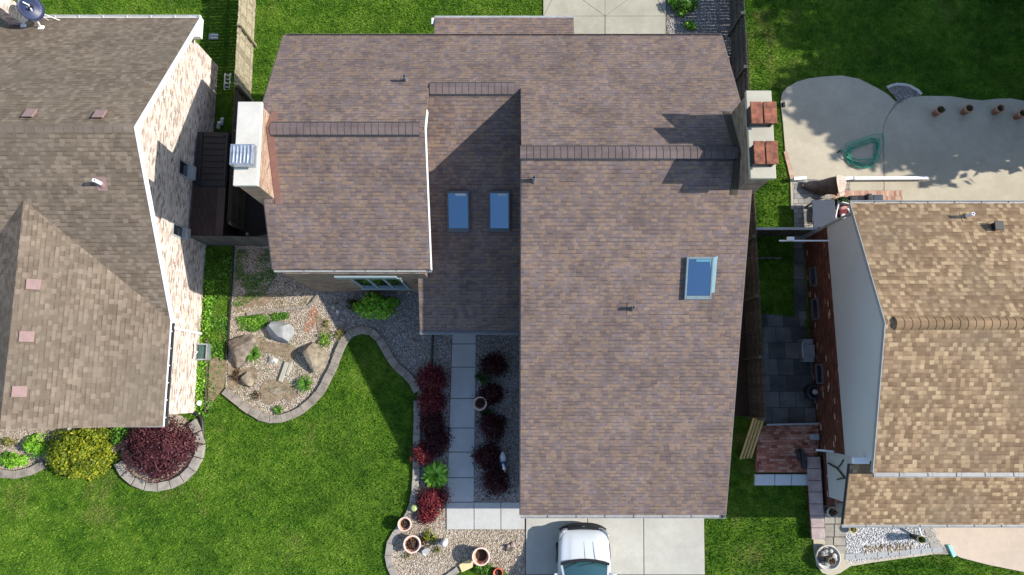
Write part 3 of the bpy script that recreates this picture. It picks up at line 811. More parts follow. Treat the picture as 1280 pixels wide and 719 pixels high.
# low back roof
zk = 2.75; yK = Y(22, zk)
mb = MB(); mb.slab([(P(543.5, 30, zk).x, yK, zk), (P(717, 30, zk).x, yK, zk), (P(717, 30, zk).x, yB - .5, zk + .45), (P(543.5, 30, zk).x, yB - .5, zk + .45)], TH)
mb.build('roof', M['roof_main'], main)
mb = MB(); mb.beam((P(543, 30, zk).x, yK + .04, zk - .07), (P(717, 30, zk).x, yK + .04, zk - .07), .09, .1)
mb.build('gutter', M['gutter'], main)
mb = MB(); mb.box((P(543, 29, zk).x - .06, Y(29, zk) + .1, zk - .1), (.1, .25, .16)); mb.build('downspout', M['white'], main)

# walls
wl = MB(); t = .22
xw0, xw1, xg1 = XL + .3, XW - .22, XR - .25
yfw = Y(365, 0)                     # left wing front wall
yg = yF + .42; yc_w = yCF + .5; ybw = yB - .4
wl.xwall(xw0, xw0 + t, [(yfw, 0), (ybw, 0), (ybw, zb_at(ybw) - TH), (yL, ZL - TH), (yfw, zl_at(yfw) - TH)])
wl.xwall(xw1 - t, xw1, [(yfw, 0), (yC, 0), (yC, zb_at(yC) - TH), (yL, ZL - TH), (yfw, zl_at(yfw) - TH)])
wl.xwall(XG + .12, XG + .12 + t, [(yg, 0), (yC, 0), (yC, zb_at(yC) - TH), (yR, ZR - TH), (yg, zr_at(yg) - TH)])
wl.xwall(xg1 - t, xg1, [(yg, 0), (ybw, 0), (ybw, zb_at(ybw) - TH), (yR, ZR - TH), (yg, zr_at(yg) - TH)])
wl.b2(xw0 + t + .002, xg1 - t - .002, ybw - t, ybw, 0, zb_at(ybw) - TH - .06)
wl.b2(xw0 + t + .002, xw1 - t - .002, yfw, yfw + t, 0, zl_at(yfw) - TH)
wl.b2(xw1 + .002, XG + .118, yc_w, yc_w + t, 0, zc_at(yc_w) - TH)
wl.b2(XG + .122 + t, xg1 - t - .002, yg, yg + t, 0, zr_at(yg) - TH)
wl.build('wall', M['brick_main'], main)
mb = MB(); mb.b2(XG + .9, xg1 - .9, yg - .03, yg - .003, .05, 2.2)
gd = mb.build('garage_door', M['white'], main)
mb = MB()
for i in range(4):
    for j in range(8):
        xa = XG + 1.0 + j * (xg1 - XG - 2.0) / 8
        mb.b2(xa + .05, xa + (xg1 - XG - 2.0) / 8 - .05, yg - .05, yg - .032, .12 + i * .53, .55 + i * .53)
mb.build('door_panel', M['white'], gd)
mb = MB(); mb.b2(P(575, 415, 0).x + .1, P(575, 415, 0).x + 1.0, yc_w - .04, yc_w - .003, .12, 2.15); dr = mb.build('front_door', M['wood_dark'], main)
mb = MB(); mb.lathe((P(575, 415, 0).x + .9, yc_w - .08, 1.05), [(.03, -.03), (.04, 0), (.03, .03)], 8); mb.build('handle', M['chrome'], dr)

# fascia, gutters
M['fascia_brown'] = plain('fascia_brown', (.16, .13, .12), .6, .1, 4)
mb = MB()
yw_ = Y(143, 5.9)
mb.xwall(XW + .003, XW + .035, [(yw_, zb_at(yw_) + .01), (yL, ZL + .01), (yLF, ZLF + .01), (yLF, ZLF - .22), (yL, ZL - .22), (yw_, zb_at(yw_) - .22)])
mb.build('fascia', M['white'], main)
for x, s in ((XL, -1), (XR, 1)):
    mb = MB()
    for (ya, za), (yb, zb) in (((yB, ZB), (yR if s > 0 else yL, ZR if s > 0 else ZL)), ((yR, ZR) if s > 0 else (yL, ZL), (yF, ZF) if s > 0 else (yLF, ZLF))):
        mb.xwall(x + s * .003, x + s * .03, [(ya, za - .02), (yb, zb - .02), (yb, zb - .2), (ya, za - .2)])
    mb.build('fascia', M['fascia_brown'], main)
mb = MB()
mb.xwall(XG - .003, XG - .03, [(yR, ZR - .02), (yF, ZF - .02), (yF, ZF - .2), (yR, ZR - .2)])
mb.build('fascia', M['fascia_brown'], main)
def gutter(parent, x0, x1, y, z, s=-1, mat='gutter', wd=.11):
    """open half-box eave gutter along x"""
    g = MB(); yo = y + s * wd
    g.b2(x0, x1, y + s * .004, yo, z - .13, z - .115)
    g.b2(x0, x1, yo - s * .012, yo, z - .114, z - .01)
    g.b2(x0, x0 + .01, y + s * .004, yo - s * .013, z - .114, z - .02); g.b2(x1 - .01, x1, y + s * .004, yo - s * .013, z - .114, z - .02)
    n = int((x1 - x0) / .9)
    for i in range(n + 1):
        xa = x0 + .05 + (x1 - x0 - .1) * i / max(n, 1)
        g.b2(xa - .005, xa + .005, y + s * .004, yo - s * .013, z - .04, z - .022)
    return g.build('gutter', M[mat], parent)
gutter(main, XL + .05, XW + .02, yLF, ZLF, -1, 'gutter', .08)
gutter(main, XG, XR, yF, ZF, -1, 'gutter')
gutter(main, XCL, XG - .06, yCF, ZCF, -1, 'gutter')
gutter(main, XL + .05, XR, yB, ZB, 1, 'fascia_brown', .07)

# ridge vents: folded strips of cap shingles on a raised vent
def ridge_vent(parent, x0, x1, y, z, mN, mS, mat, w=.19, lift=.05, cell=.2, roundish=False, name='ridge_vent'):
    g = MB(); n = max(1, int((x1 - x0) / cell)); st = (x1 - x0) / n
    for i in range(n):
        xa, xb = x0 + i * st + .005, x0 + (i + 1) * st - .005
        for s, mm in ((1, mN), (-1, mS)):
            zt = z + lift; d = .012
            if roundish:
                prof = [(0, zt), (w * .35, zt - .02), (w * .7, zt - .07), (w, zt - .15)]
            else: prof = [(0, zt), (w, zt - mm * w)]
            for (d0, z0), (d1, z1) in zip(prof, prof[1:]):
                g.slab([(xa, y + s * d0, z0), (xb, y + s * d0, z0 - d), (xb, y + s * d1, z1 - d), (xa, y + s * d1, z1)], lift + .02)
    o = g.build(name, M[mat], parent)
    if not roundish:
        k = MB()
        for s, mm in ((1, mN), (-1, mS)):
            k.slab([(x0, y, z + lift - .03), (x1, y, z + lift - .03), (x1, y + s * (w + .05), z + lift - .03 - mm * (w + .05)), (x0, y + s * (w + .05), z + lift - .03 - mm * (w + .05))], lift)
        k.build('vent_base', M['dark'], o)
    return o
mF = (ZR - ZF) / (yR - yF); mL = (ZL - ZLF) / (yL - yLF); mC = (ZC - ZCF) / (yC - yCF)
M['cap'] = shingles('shingle_caps', [(0, (.1, .076, .074)), (.5, (.13, .1, .098)), (1, (.16, .125, .115))], w=3, h=3, line=1)
ridge_vent(main, P(337, 160, ZL).x, P(524, 160, ZL).x, yL, ZL, mB, mL, 'cap')
ridge_vent(main, P(537, 110, ZC).x, P(643, 110, ZC).x, yC, ZC, mB, mC, 'cap')
ridge_vent(main, P(650, 190, ZR).x, P(923, 190, ZR).x, yR, ZR, mB, mF, 'cap')

# skylights: raised frame lying on the roof slope
def skylight(parent, px0, px1, py0, py1, zfun, tilt=0):
    zz = zfun(Y((py0 + py1) / 2, 4.4)); 
    for _ in range(6): zz = zfun(Y((py0 + py1) / 2, zz))
    y0 = Y(py0, zz); y1 = Y(py1, zz)
    for _ in range(8): y0 = Y(py0, zfun(y0)); y1 = Y(py1, zfun(y1))
    x0, x1 = P(px0, (py0 + py1) / 2, zz).x, P(px1, (py0 + py1) / 2, zz).x
    def q(xa, xb, ya, yb, up): return [(xa, ya, zfun(ya) + up), (xb, ya, zfun(ya) + up), (xb, yb, zfun(yb) + up), (xa, yb, zfun(yb) + up)]
    f = .055; root_ = MB()
    root_.slab(q(x0, x0 + f, y0, y1, .12), .13); root_.slab(q(x1 - f, x1, y0, y1, .12), .13)
    root_.slab(q(x0 + f + .002, x1 - f - .002, y0, y0 - f * 1.2, .12), .13); root_.slab(q(x0 + f + .002, x1 - f - .002, y1 + f * 2, y1, .12), .13)
    fr = root_.build('skylight', M['frame_dark'], parent, bevel=.008)
    g = MB(); g.slab(q(x0 + f, x1 - f, y0 - f, y1 + f, .095), .05); g.build('pane', M['skyglass'], fr)
    h = MB(); h.slab(q(x0 + .3, x1 - .12, y0 - f * 1.3, y0 - f * 2.6, .105), .008); h.build('blind_rail', M['siding'], fr)
    return fr
M['frame_dark'] = plain('skylight_frame', (.09, .1, .11), .45, .1, 6)
skylight(main, 559, 587, 240, 291, zc_at)
skylight(main, 611, 637.5, 240, 291, zc_at)
M['frame_light'] = plain('skylight_frame_grey', (.15, .2, .22), .45, .1, 6)
M['skyglass_teal'] = NT('skylight_glass_teal').done((.6, .98, .8), .08, 1.0)
fr = skylight(main, 856, 889.5, 322, 375, zr_at); fr.children[0].data.materials[0] = M['skyglass_teal']
xs1 = P(882, 348, 5).x; ys0, ys1 = Y(326, 5.2), Y(369, 5.0)
mb = MB(); mb.slab([(xs1 + .12, ys0, zr_at(ys0) + .1), (xs1 - .1, ys0 - .1, zr_at(ys0 - .1) + .1), (xs1 - .0, ys1, zr_at(ys1) + .1), (xs1 + .1, ys1, zr_at(ys1) + .1)], .006); mb.build('reveal', plain('reveal_teal', (.2, .33, .36), .4, .1, 5), fr)
fr.data.materials[0] = M['frame_light']
# vent pipes
def pipe(parent, px, py, zfun, h=.35, r=.05, mat='steel', flash='roof_main', name='vent_pipe'):
    z = 5
    for _ in range(10): z = zfun(Y(py, z))
    c = P(px, py, z)
    g = MB(); g.lathe((c.x, c.y, z - .1), [(r, 0), (r, h + .1), (r * .7, h + .1), (r * .7, h)], 12)
    o = g.build(name, M[mat], parent, smooth=False)
    k = MB(); s_ = (zfun(c.y + .1) - zfun(c.y - .1)) / .2
    k.slab([(c.x - .16, c.y - .2, z - .2 * s_ + .012), (c.x + .16, c.y - .2, z - .2 * s_ + .012), (c.x + .16, c.y + .2, z + .2 * s_ + .012), (c.x - .16, c.y + .2, z + .2 * s_ + .012)], .01)
    k.lathe((c.x, c.y, z - .03), [(r * 2, 0), (r * 1.2, .1)], 12)
    k.build('flashing', M[flash], o); return o
M['pipe_grey'] = plain('pipe_grey', (.12, .125, .14), .6, .15, 9)
pipe(main, 507, 101, zb_at, .34, .055, 'pipe_grey'); pipe(main, 667, 226, zr_at, .34, .055, 'pipe_grey'); pipe(main, 790, 386, zr_at, .3, .05, 'pipe_grey')

# left wing window under the eave: white header and frame toned to bluish shade, three panes
xa, xb = P(440, 352, 3.2).x, P(500, 352, 3.2).x
z1 = ZROW(347, yfw); z0 = ZROW(359, yfw)
mb = MB(); yw = yfw - .05
mb.b2(xa - .45, xb - .02, yw - .02, yfw - .003, z1 + .06, min(z1 + .42, ZLF - .12))
for i in range(4):
    xx = xa + (xb - xa) * i / 3; mb.b2(xx - .04, xx + .04, yw, yfw - .003, z0, z1)
mb.b2(xa - .1, xb + .1, yw - .05, yfw - .003, z0 - .07, z0 - .002); mb.b2(xa - .1, xb + .1, yw - .002, yfw - .003, z1 + .002, z1 + .058)
wd = mb.build('window', plain('window_frame', (.24, .3, .32), .5, .06, 4), main, bevel=.006)
for i in range(3):
    g = MB(); g.b2(xa + (xb - xa) * i / 3 + .052, xa + (xb - xa) * (i + 1) / 3 - .052, yfw - .02, yfw - .004, z0 + .002, z1 - .002); g.build('pane', M['glass'], wd)

# chimneys
def chimney(parent, px0, px1, py0, py1, z, base_z, brick, cap, capmat, name='chimney', inset_=.06):
    a_, b_ = P((px0[0]), py0, z), P(px1[0], py0, z); c2, d2 = P(px0[1], py1, z), P(px1[1], py1, z)
    x0 = (a_.x + c2.x) / 2; x1 = (b_.x + d2.x) / 2; y0, y1 = Y(py0, z), Y(py1, z)
    m_ = MB(); m_.b2(x0 + inset_, x1 - inset_, y1 + inset_, y0 - inset_, base_z, z - .14)
    o = m_.build(name, M[brick], parent)
    k = MB(); k.b2(x0, x1, y1, y0, z - .138, z); k.build('chimney_cap', M[capmat], o, bevel=.02)
    return o, x0, x1, y0, y1
ch, x0, x1, y0, y1 = chimney(main, (298, 290), (328, 321.5), 127, 232, 7.2, 0, 'brick_chim', True, 'conc_cap')
zt = 7.62; q0, q1 = P(288, 180, zt), P(316.5, 206, zt)
g = MB()
cx, cy = (q0.x + q1.x) / 2, (q0.y + q1.y) / 2; wx, wy = q1.x - q0.x, q0.y - q1.y
g.b2(cx - wx * .42, cx + wx * .42, cy - wy * .42, cy + wy * .42, 7.2, 7.42)
g.slab([(cx - wx / 2, cy - wy / 2, zt), (cx + wx / 2, cy - wy / 2, zt), (cx + wx / 2, cy + wy / 2, zt), (cx - wx / 2, cy + wy / 2, zt)], .2)
for i in range(5):
    xx = cx - wx * .36 + i * wx * .15
    g.tube([(xx, cy - wy * .42, zt), (xx + .02, cy, zt + .03), (xx, cy + wy * .42, zt)], .022, 6)
g.b2(cx + wx * .36, cx + wx * .44, cy - wy * .46, cy + wy * .46, zt, zt + .025)
g.build('chimney_cowl', M['steel'], ch, bevel=.02)
# brown flashing on the roof beside the chimney
g = MB(); fx0, fx1 = x1 - .04, x1 + .17
def fl(ya, yb, fz, bend=0): g.slab([(fx0, ya, fz(ya) + .02), (fx1, ya, fz(ya) + .02), (fx1, yb, fz(yb) + .02), (fx0, yb, fz(yb) + .02)], .03)
fl(y0 + .05, yL + .003, zb_at); fl(yL - .003, y1 - .1, zl_at)
g.build('flashing', M['copper'], main)
ch, x0, x1, y0, y1 = chimney(main, (932, 938.5), (964.5, 970.5), 113, 223, 7.95, 0, 'brick_main', True, 'conc_cap2')
g = MB(); fx0, fx1 = x0 - .16, x0 + .05
fl(y0 + .05, yR + .003, zb_at); fl(yR - .003, y1 - .1, zr_at)
g.build('flashing', M['wood_dark'], main)
for r0, r1, c0, c1 in ((127, 154, 938, 972), (176, 205, 942, 973.5)):
    zt = 8.42; q0, q1 = P(c0, r0, zt), P(c1, r1, zt); xm = (q0.x + q1.x) / 2 - .02
    g = MB()
    for xx in (q0.x, q1.x):
        s_ = .06 if xx < xm else -.06
        g.b2(xx + s_ - .03, xx + s_ + .03, q1.y + .06, q0.y - .06, 7.95, zt - .06)
    g.b2(q0.x + .1, q1.x - .1, q1.y + .1, q0.y - .1, 7.95, 8.18)
    fc = g.build('flue_stack', M['dark'], ch)
    g = MB(); g.b2(q0.x, xm - .018, q1.y, q0.y, zt - .058, zt); g.b2(xm + .018, q1.x, q1.y, q0.y, zt - .05, zt + .008); g.b2(xm - .017, xm + .017, q1.y + .01, q0.y - .01, zt - .058, zt - .03)
    g.build('flue_cover', M['flue'], fc, bevel=.012)

# ================================================================== LEFT NEIGHBOUR
left = root('brick_house', 'left neighbouring house with grey brown roof and sunlit pale brick gable wall', 'house', (-16, 6, 0))
lz, lb, lf = 6.5, 2.77, 3.35
lx, lw = -11.66, -12.1
ly, lyb, lyf = Y(159, lz), Y(22, lb), Y(400, lf)
mm = (lz - lf) / (ly - lyf); mmb = (lz - lb) / (lyb - ly)
def lz_f(y): return lz - mm * (ly - y)
def lz_b(y): return lz - mmb * (y - ly)
mb = MB(); mb.slab([(lx, lyb, lb), (-27, lyb, lb), (-27, ly, lz), (lx, ly, lz)], .12); mb.build('roof', M['roof_left'], left)
mb = MB(); mb.slab([(lx, ly, lz), (-27, ly, lz), (-27, lyf, lf), (lx, lyf, lf)], .12); mb.build('roof', M['roof_left'], left)
# front wing with its own ridge running towards the street
za = 5.4
for _ in range(20): za = lz_f(Y(250, za))
ax = P(30, 250, za).x; ay = Y(250, za); wf = Y(533, lf); half = lx - ax; ZW = za
for s in (1, -1):
    mb = MB(); mb.slab([(ax, ay, ZW + .01), (ax + s * half, lyf, lf + .012), (ax + s * half, wf, lf), (ax, wf, ZW)], .12); mb.build('roof', M['roof_left'], left)
def lz_w(x): return ZW - (ZW - lf) * abs(x - ax) / half
# walls
lfw = Y(516, 0); lbw = Y(83, 0)
mb = MB()
mb.xwall(lw - .22, lw, [(lbw, 0), (lbw, lz_b(lbw) - .12), (ly, lz - .12), (lyf, lf - .12), (lfw, lf - .02), (lfw, 0)])
mb.b2(-26.5, lw - .222, lbw - .22, lbw, 0, lz_b(lbw) - .14)
n = 12
fx0, fx1 = ax - (lw - ax), lw - .222
prof = [(fx0, 0), (fx1, 0)] + [(x, lz_w(x) - .13) for x in np.linspace(fx1, fx0, 9)]
vs_ = [(x, lfw, z) for x, z in prof] + [(x, lfw + .22, z) for x, z in prof]; k = len(prof)
mb.add(vs_, [list(range(k)), list(range(2 * k - 1, k - 1, -1))] + [[(i + 1) % k, i, k + i, k + (i + 1) % k] for i in range(k)])
mb.build('wall', M['brick_left'], left)
# white rake boards, soffit box, gutters
mb = MB()
mb.xwall(lx + .002, lx + .05, [(lyb, lb + .015), (ly, lz + .015), (ly, lz - .2), (lyb, lb - .2)])
mb.xwall(lx + .002, lx + .05, [(ly, lz + .015), (lyf, lf + .015), (lyf, lf - .2), (ly, lz - .2)])
mb.slab([(lx + .04, lyb + .02, lb - .02), (lx - .5, lyb + .02, lb - .02), (lx - .5, lyb - .75, lb - .02), (lx + .04, lyb - .75, lb - .02)], .2)
mb.xwall(lx + .002, lx + .03, [(lyf, lf - .02), (wf, lf - .02), (wf, lf - .2), (lyf, lf - .2)])
mb.build('fascia', M['white'], left)
gutter(left, -27, lx, lyb, lb, 1, 'white')
mb = MB()
mb.b2(lx + .034, lx + .1, wf, lyf - .1, lf - .15, lf - .135); mb.b2(lx + .09, lx + .102, wf, lyf - .1, lf - .134, lf - .03)
GUT = mb.build('gutter', M['dark'], left)  # dark material stands in for the shade inside the white gutter
lg = GUT
for i in range(6):
    yy = wf + (lyf - wf - .1) * (i + .5) / 6; mb = MB(); mb.b2(lx + .034, lx + .089, yy - .02, yy + .02, lf - .05, lf - .03); mb.build('hanger', M['white'], lg)
mb = MB(); mb.b2(-27, lx - .002, wf - .03, wf - .002, lf - .16, lf - .02); mb.build('gutter', M['gutter'], left)
mb = MB(); p0 = P(213, 398, lf)
mb.tube([(lx + .1, lyf - .25, lf - .12), (lx + .1, lyf - .2, lf - .4), (lw + .07, lyf - .2, lf - .75), (lw + .07, lyf - .2, .1)], .045, 8)
mb.build('downspout', M['white'], left)
# two small windows in the gable wall
for wx0, wx1, wr0, wr1 in ((223.5, 234, 200, 222), (216, 227, 279, 298)):
    z1 = ZX(wx0, (wr0 + wr1) / 2, lw); z0 = ZX(wx1, (wr0 + wr1) / 2, lw); y1, y0 = Y(wr0, (z0 + z1) / 2), Y(wr1, (z0 + z1) / 2)
    y1 -= .1; y0 += .1
    mb = MB(); mb.b2(lw + .002, lw + .07, y0 - .06, y1 + .06, z0 - .07, z0 - .002)
    for ya, yb in ((y0 - .06, y0 - .002), (y1 + .002, y1 + .06)): mb.b2(lw + .002, lw + .03, ya, yb, z0, z1)
    mb.b2(lw + .002, lw + .03, y0 - .06, y1 + .06, z1 + .002, z1 + .05)
    wi = mb.build('window', M['gutter'], left)
    g = MB(); g.b2(lw + .003, lw + .015, y0, y1, z0, z1); g.build('pane', M['glass'], wi)
    g = MB(); g.b2(lw + .003, lw + .2, y0 - .02, y1 + .02, z0 - .3, z0 - .075); g.build('sill', M['conc_grey'], wi)
# pinkish roof vents and white pipe
def box_vent(px, py, zf, sx=.34, sy=.34, h=.14, nrm=None):
    z = 5
    for _ in range(12):
        p = P(px, py, z); z = zf(p.x, p.y)
    p = P(px, py, z)
    g = MB(); gx = (zf(p.x + .1, p.y) - zf(p.x - .1, p.y)) / .2; gy = (zf(p.x, p.y + .1) - zf(p.x, p.y - .1)) / .2
    def q(a_, up): return [(p.x + i * a_, p.y + j * a_, z + gx * i * a_ + gy * j * a_ + up) for i, j in ((-1, -1), (1, -1), (1, 1), (-1, 1))]
    g.slab(q(sx / 2, h), .05); g.slab(q(sx / 2 - .05, h - .052), h - .06)
    o = g.build('roof_vent', M['vent_pink'], left, bevel=.01)
    k = MB(); k.slab(q(sx / 2 + .08, .016), .012); k.build('flashing', M['roof_left'], o)
for px, py in ((40, 143), (127, 144)): box_vent(px, py, lambda x, y: lz_b(y))
for px, py in ((44, 356), (35.5, 421), (26.5, 489.5)): box_vent(px, py, lambda x, y: lz_w(x), h=.1)
o = pipe(left, 127, 230, lz_f, .42, .06, 'white', 'vent_pink')
# ridge caps of both ridges (rounded bent shingles)
M['cap_left'] = shingles('shingle_caps_left', [(0, (.12, .095, .075)), (.5, (.15, .12, .095)), (1, (.2, .16, .125))], w=3, h=3, line=1, wear=(.8, 1.2))
ridge_vent(left, -26.9, lx - .05, ly, lz, mmb, mm, 'cap_left', w=.15, lift=.02, cell=.3, name='ridge_cap')
# chimney of the left house in the corner of the photo
px_, py_ = P(14, 10, 6.4).x, Y(14, 5.4)
mb = MB(); cx0, cx1 = P(-40, 20, 5.0).x, P(29, 31, 3.1).x; cy1 = Y(31, 3.1); cy0 = cy1 + .6
mb.b2(cx0, cx1, cy1, cy0, 2.5, 6.2); ch2 = mb.build('chimney', M['brick_chim2'] if 'brick_chim2' in M else M['brick_left'], left)
mb = MB(); mb.b2(cx0 - .05, cx1 + .05, cy1 - .05, cy0 + .05, 6.202, 6.32); mb.build('chimney_cap', M['conc_cap2'], ch2, bevel=.02)
mb = MB(); mb.slab([(cx0 - .1, cy1 - .12, lz_b(cy1 - .12) + .02), (cx1 + .12, cy1 - .12, lz_b(cy1 - .12) + .02), (cx1 + .12, cy1 + .02, lz_b(cy1 + .02) + .02), (cx0 - .1, cy1 + .02, lz_b(cy1 + .02) + .02)], .02)
mb.build('flashing', M['copper'], left)

# ================================================================== RIGHT NEIGHBOUR
right = root('brick_house', 'right neighbouring house with tan shingle roof, blue grey gable siding and dark red brick', 'house', (18, 2, 0))
rz, rb, rf = 5.8, 4.2, 4.38
rx, rwx = 11.43, 11.58
ry, ryb, ryf = Y(404, rz), Y(254, rb), Y(591, rf)
def rz_b(y): return rz - (rz - rb) * (y - ry) / (ryb - ry)
def rz_f(y): return rz - (rz - rf) * (ry - y) / (ry - ryf)
mb = MB(); mb.slab([(rx, ryb, rb), (27, ryb, rb), (27, ry, rz), (rx, ry, rz)], .1); mb.build('roof', M['roof_right'], right)
mb = MB(); mb.slab([(rx, ry, rz), (27, ry, rz), (27, ryf, rf), (rx, ryf, rf)], .1); mb.build('roof', M['roof_right'], right)
M['cap_right'] = shingles('shingle_caps_right', [(0, (.17, .11, .065)), (.5, (.23, .155, .09)), (1, (.31, .21, .125))], w=3, h=3, line=1, wear=(.7, 1.25))
ridge_vent(right, rx + .28, 27, ry, rz, .2, .2, 'cap_right', w=.2, lift=.12, cell=.24, roundish=True)
# gable: brick up to the ledge, siding above
zs_b, zs_f = 2.05, 2.25
gyb, gyf = Y(299, 0), Y(562, 0)
syb, syf = ryb - .35, ryf + .32
mb = MB(); mb.xwall(rwx, rwx + .24, [(gyb, 0), (gyf, 0), (gyf, zs_f), (gyb, zs_b)])
mb.b2(rwx + .242, 26, gyb - .24, gyb, 0, rb - .2)
mb.b2(rwx + .242, 26, gyf, gyf + .24, 0, rf - .2)
mb.build('wall', M['brick_right'], right)
mb = MB(); mb.xwall(rwx - .02, rwx + .2, [(gyb + .02, zs_b + .003), (gyf - .02, zs_f + .003), (syf, rz_f(syf) - .102), (ry, rz - .102), (syb, rz_b(syb) - .102)])
mb.build('siding', M['siding'], right)
xs = 11.7; ysf = Y(622, .6)
mb = MB(); mb.b2(xs, xs + .2, ysf, gyf - .003, .45, 2.62); mb.b2(xs + .202, 26, ysf, ysf + .2, .45, 2.5); mb.build('siding', M['siding'], right)
mb = MB(); mb.b2(xs - .03, xs + .2, ysf - .35, gyf - .004, 0, .447); mb.build('wall', M['brick_right'], right)
mb = MB()
mb.xwall(rx - .003, rx - .028, [(ryb, rb), (ry, rz), (ryf, rf), (ryf, rf - .15), (ry, rz - .15), (ryb, rb - .15)])
mb.build('fascia', M['gutter'], right)
mb = MB(); mb.beam((rwx - .03, gyb + .04, .1), (rwx - .03, gyb + .04, rb - .2), .07, .07); mb.build('downspout', M['gutter'], right)
gutter(right, rx, 27, ryb, rb, 1, 'gutter', .1); gutter(right, rx + .02, 27, ryf, rf, -1, 'gutter', .14)
mb = MB(); p0 = P(1075, 575, 3.9)
mb.slab([(rwx - .45, Y(572, 3.7), 3.72), (rwx + .1, Y(571, 3.7), 3.72), (rwx + .1, Y(580, 3.7), 3.7), (rwx - .45, Y(580, 3.7), 3.7)], .12)
mb.build('gutter_end', M['white'], right, bevel=.02)
# front porch roof
pz0, pz1 = 3.25, 2.45; pyt, pyf = Y(580, pz0), Y(656, pz1); pxx = P(1058, 620, 2.8).x
mb = MB(); mb.slab([(pxx, pyt, pz0), (27, pyt, pz0), (27, pyf, pz1), (pxx, pyf, pz1)], .1); mb.build('roof', M['roof_right'], right)
gutter(right, pxx - .05, 27, pyf, pz1, -1, 'gutter', .1)
mb = MB(); mb.xwall(pxx - .003, pxx - .03, [(pyt, pz0), (pyf, pz1), (pyf, pz1 - .15), (pyt, pz0 - .15)]); mb.build('fascia', M['dark'], right)
pipe(right, 1207, 271, rz_b, .4, .06, 'white', 'roof_right')
zq = 5
for _ in range(9): zq = rz_b(Y(283, zq))
c = P(1246, 283, zq + .1); mb = MB(); mb.box((c.x, c.y, zq + .1), (.24, .24, .2)); mb.box((c.x, c.y, zq + .215), (.3, .3, .03)); mb.build('roof_vent', M['black'], right, bevel=.015)
M['conc_alley'] = plain('alley_frame_grey', (.1, .105, .11), .6, .2, 6)
# low windows in the brick wall facing the alley
for r0, r1 in ((335, 358), (374, 400), (455, 480)):
    ya, yb = Y(r0, .5), Y(r1, .5)
    mb = MB(); mb.b2(rwx - .05, rwx - .003, yb, ya, .35, .42); mb.b2(rwx - .05, rwx - .003, yb, ya, .86, .93)
    mb.b2(rwx - .05, rwx - .003, yb, yb + .06, .422, .858); mb.b2(rwx - .05, rwx - .003, ya - .06, ya, .422, .858)
    wi = mb.build('window', M['conc_alley'], right)
    g = MB(); g.b2(rwx - .02, rwx - .004, yb + .062, ya - .062, .422, .858); g.build('pane', M['glass'], wi)
# ================================================================== FENCES
def fence(name, label, cat, p0, p1, h, mat, rails_side=1, step=2.1, bw=.14, gap=.012, jit=.012, group=None, rails=(.35, .95, 1.45), postmat=None, caps=False, seed=1, horizontal=False):
    rs = random.Random(seed); p0, p1 = Vector((*p0, 0)), Vector((*p1, 0)); d = p1 - p0; L = d.length; d.normalize(); nrm = Vector((-d.y, d.x, 0)) * rails_side
    r = root(name, label, cat, ((p0.x + p1.x) / 2, (p0.y + p1.y) / 2, 0), group); rot = math.atan2(d.y, d.x)
    mb = MB(); n = int(L / bw)
    for i in range(n):
        c = p0 + d * (i + .5) * L / n; hh = h + rs.uniform(-jit, jit) * 2.5
        tilt = Matrix.Rotation(rot, 3, 'Z') @ Matrix.Rotation(rs.uniform(-.012, .012), 3, 'Y') @ Matrix.Rotation(rs.uniform(-.03, .03), 3, 'Z')
        mb.box((c.x + nrm.x * rs.uniform(-jit, jit) * .3, c.y + nrm.y * rs.uniform(-jit, jit) * .3, hh / 2), (L / n - gap, .022, hh), tilt)
    mb.build('board', M[mat], r)
    mb = MB()
    for z in rails:
        a_, b_ = p0 + nrm * .04 + Vector((0, 0, z)), p1 + nrm * .04 + Vector((0, 0, z)); mb.beam(a_, b_, .045, .09)
    mb.build('rail', M[mat], r)
    m = max(1, round(L / step))
    for i in range(m + 1):
        c = p0 + d * L * i / m + nrm * .11
        mb = MB(); mb.box((c.x, c.y, (h + .06) / 2), (.09, .09, h + .06), rot)
        if caps: mb.box((c.x, c.y, h + .08), (.13, .13, .035), rot)
        mb.build('post', M[postmat or mat], r, bevel=.008)
    return r
fence('wooden_fence', 'weathered pale board fence along the left lot line, its sunlit face towards the back lawn', 'fence', (-10.74, 17.5), (-10.66, Y(300, 0)), 1.72, 'wood_pale', -1 if False else 1, 2.2, postmat='wood_grey', seed=4) if False else None
fence('wooden_fence', 'weathered pale board fence along the left lot line, sunlit beside the back lawn', 'fence', (-10.67, Y(128, 0)), (-10.74, 19.0), 1.7, 'wood_pale', -1, 2.15, seed=4, rails=(.3, .9, 1.5))
fence('wooden_fence', 'stretch of board fence darkened for the deep shade under the left chimney', 'fence', (-10.62, Y(292, 0)), (-10.66, Y(130, 0)), 1.66, 'wood_dark', -1, 2.15, seed=14, rails=(.3, .9, 1.5))  # same lot line fence, with the house shade put into darker wood
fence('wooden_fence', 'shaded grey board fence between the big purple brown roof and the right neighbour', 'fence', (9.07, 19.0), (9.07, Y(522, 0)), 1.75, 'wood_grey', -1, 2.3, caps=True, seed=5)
fence('wooden_fence', 'grey board fence joining the pale brick gable to the middle house below the shed', 'fence', (-12.08, Y(306.5, 0)), (-7.62, Y(309, 0)), 1.66, 'wood_grey', 1, 2.2, seed=6)
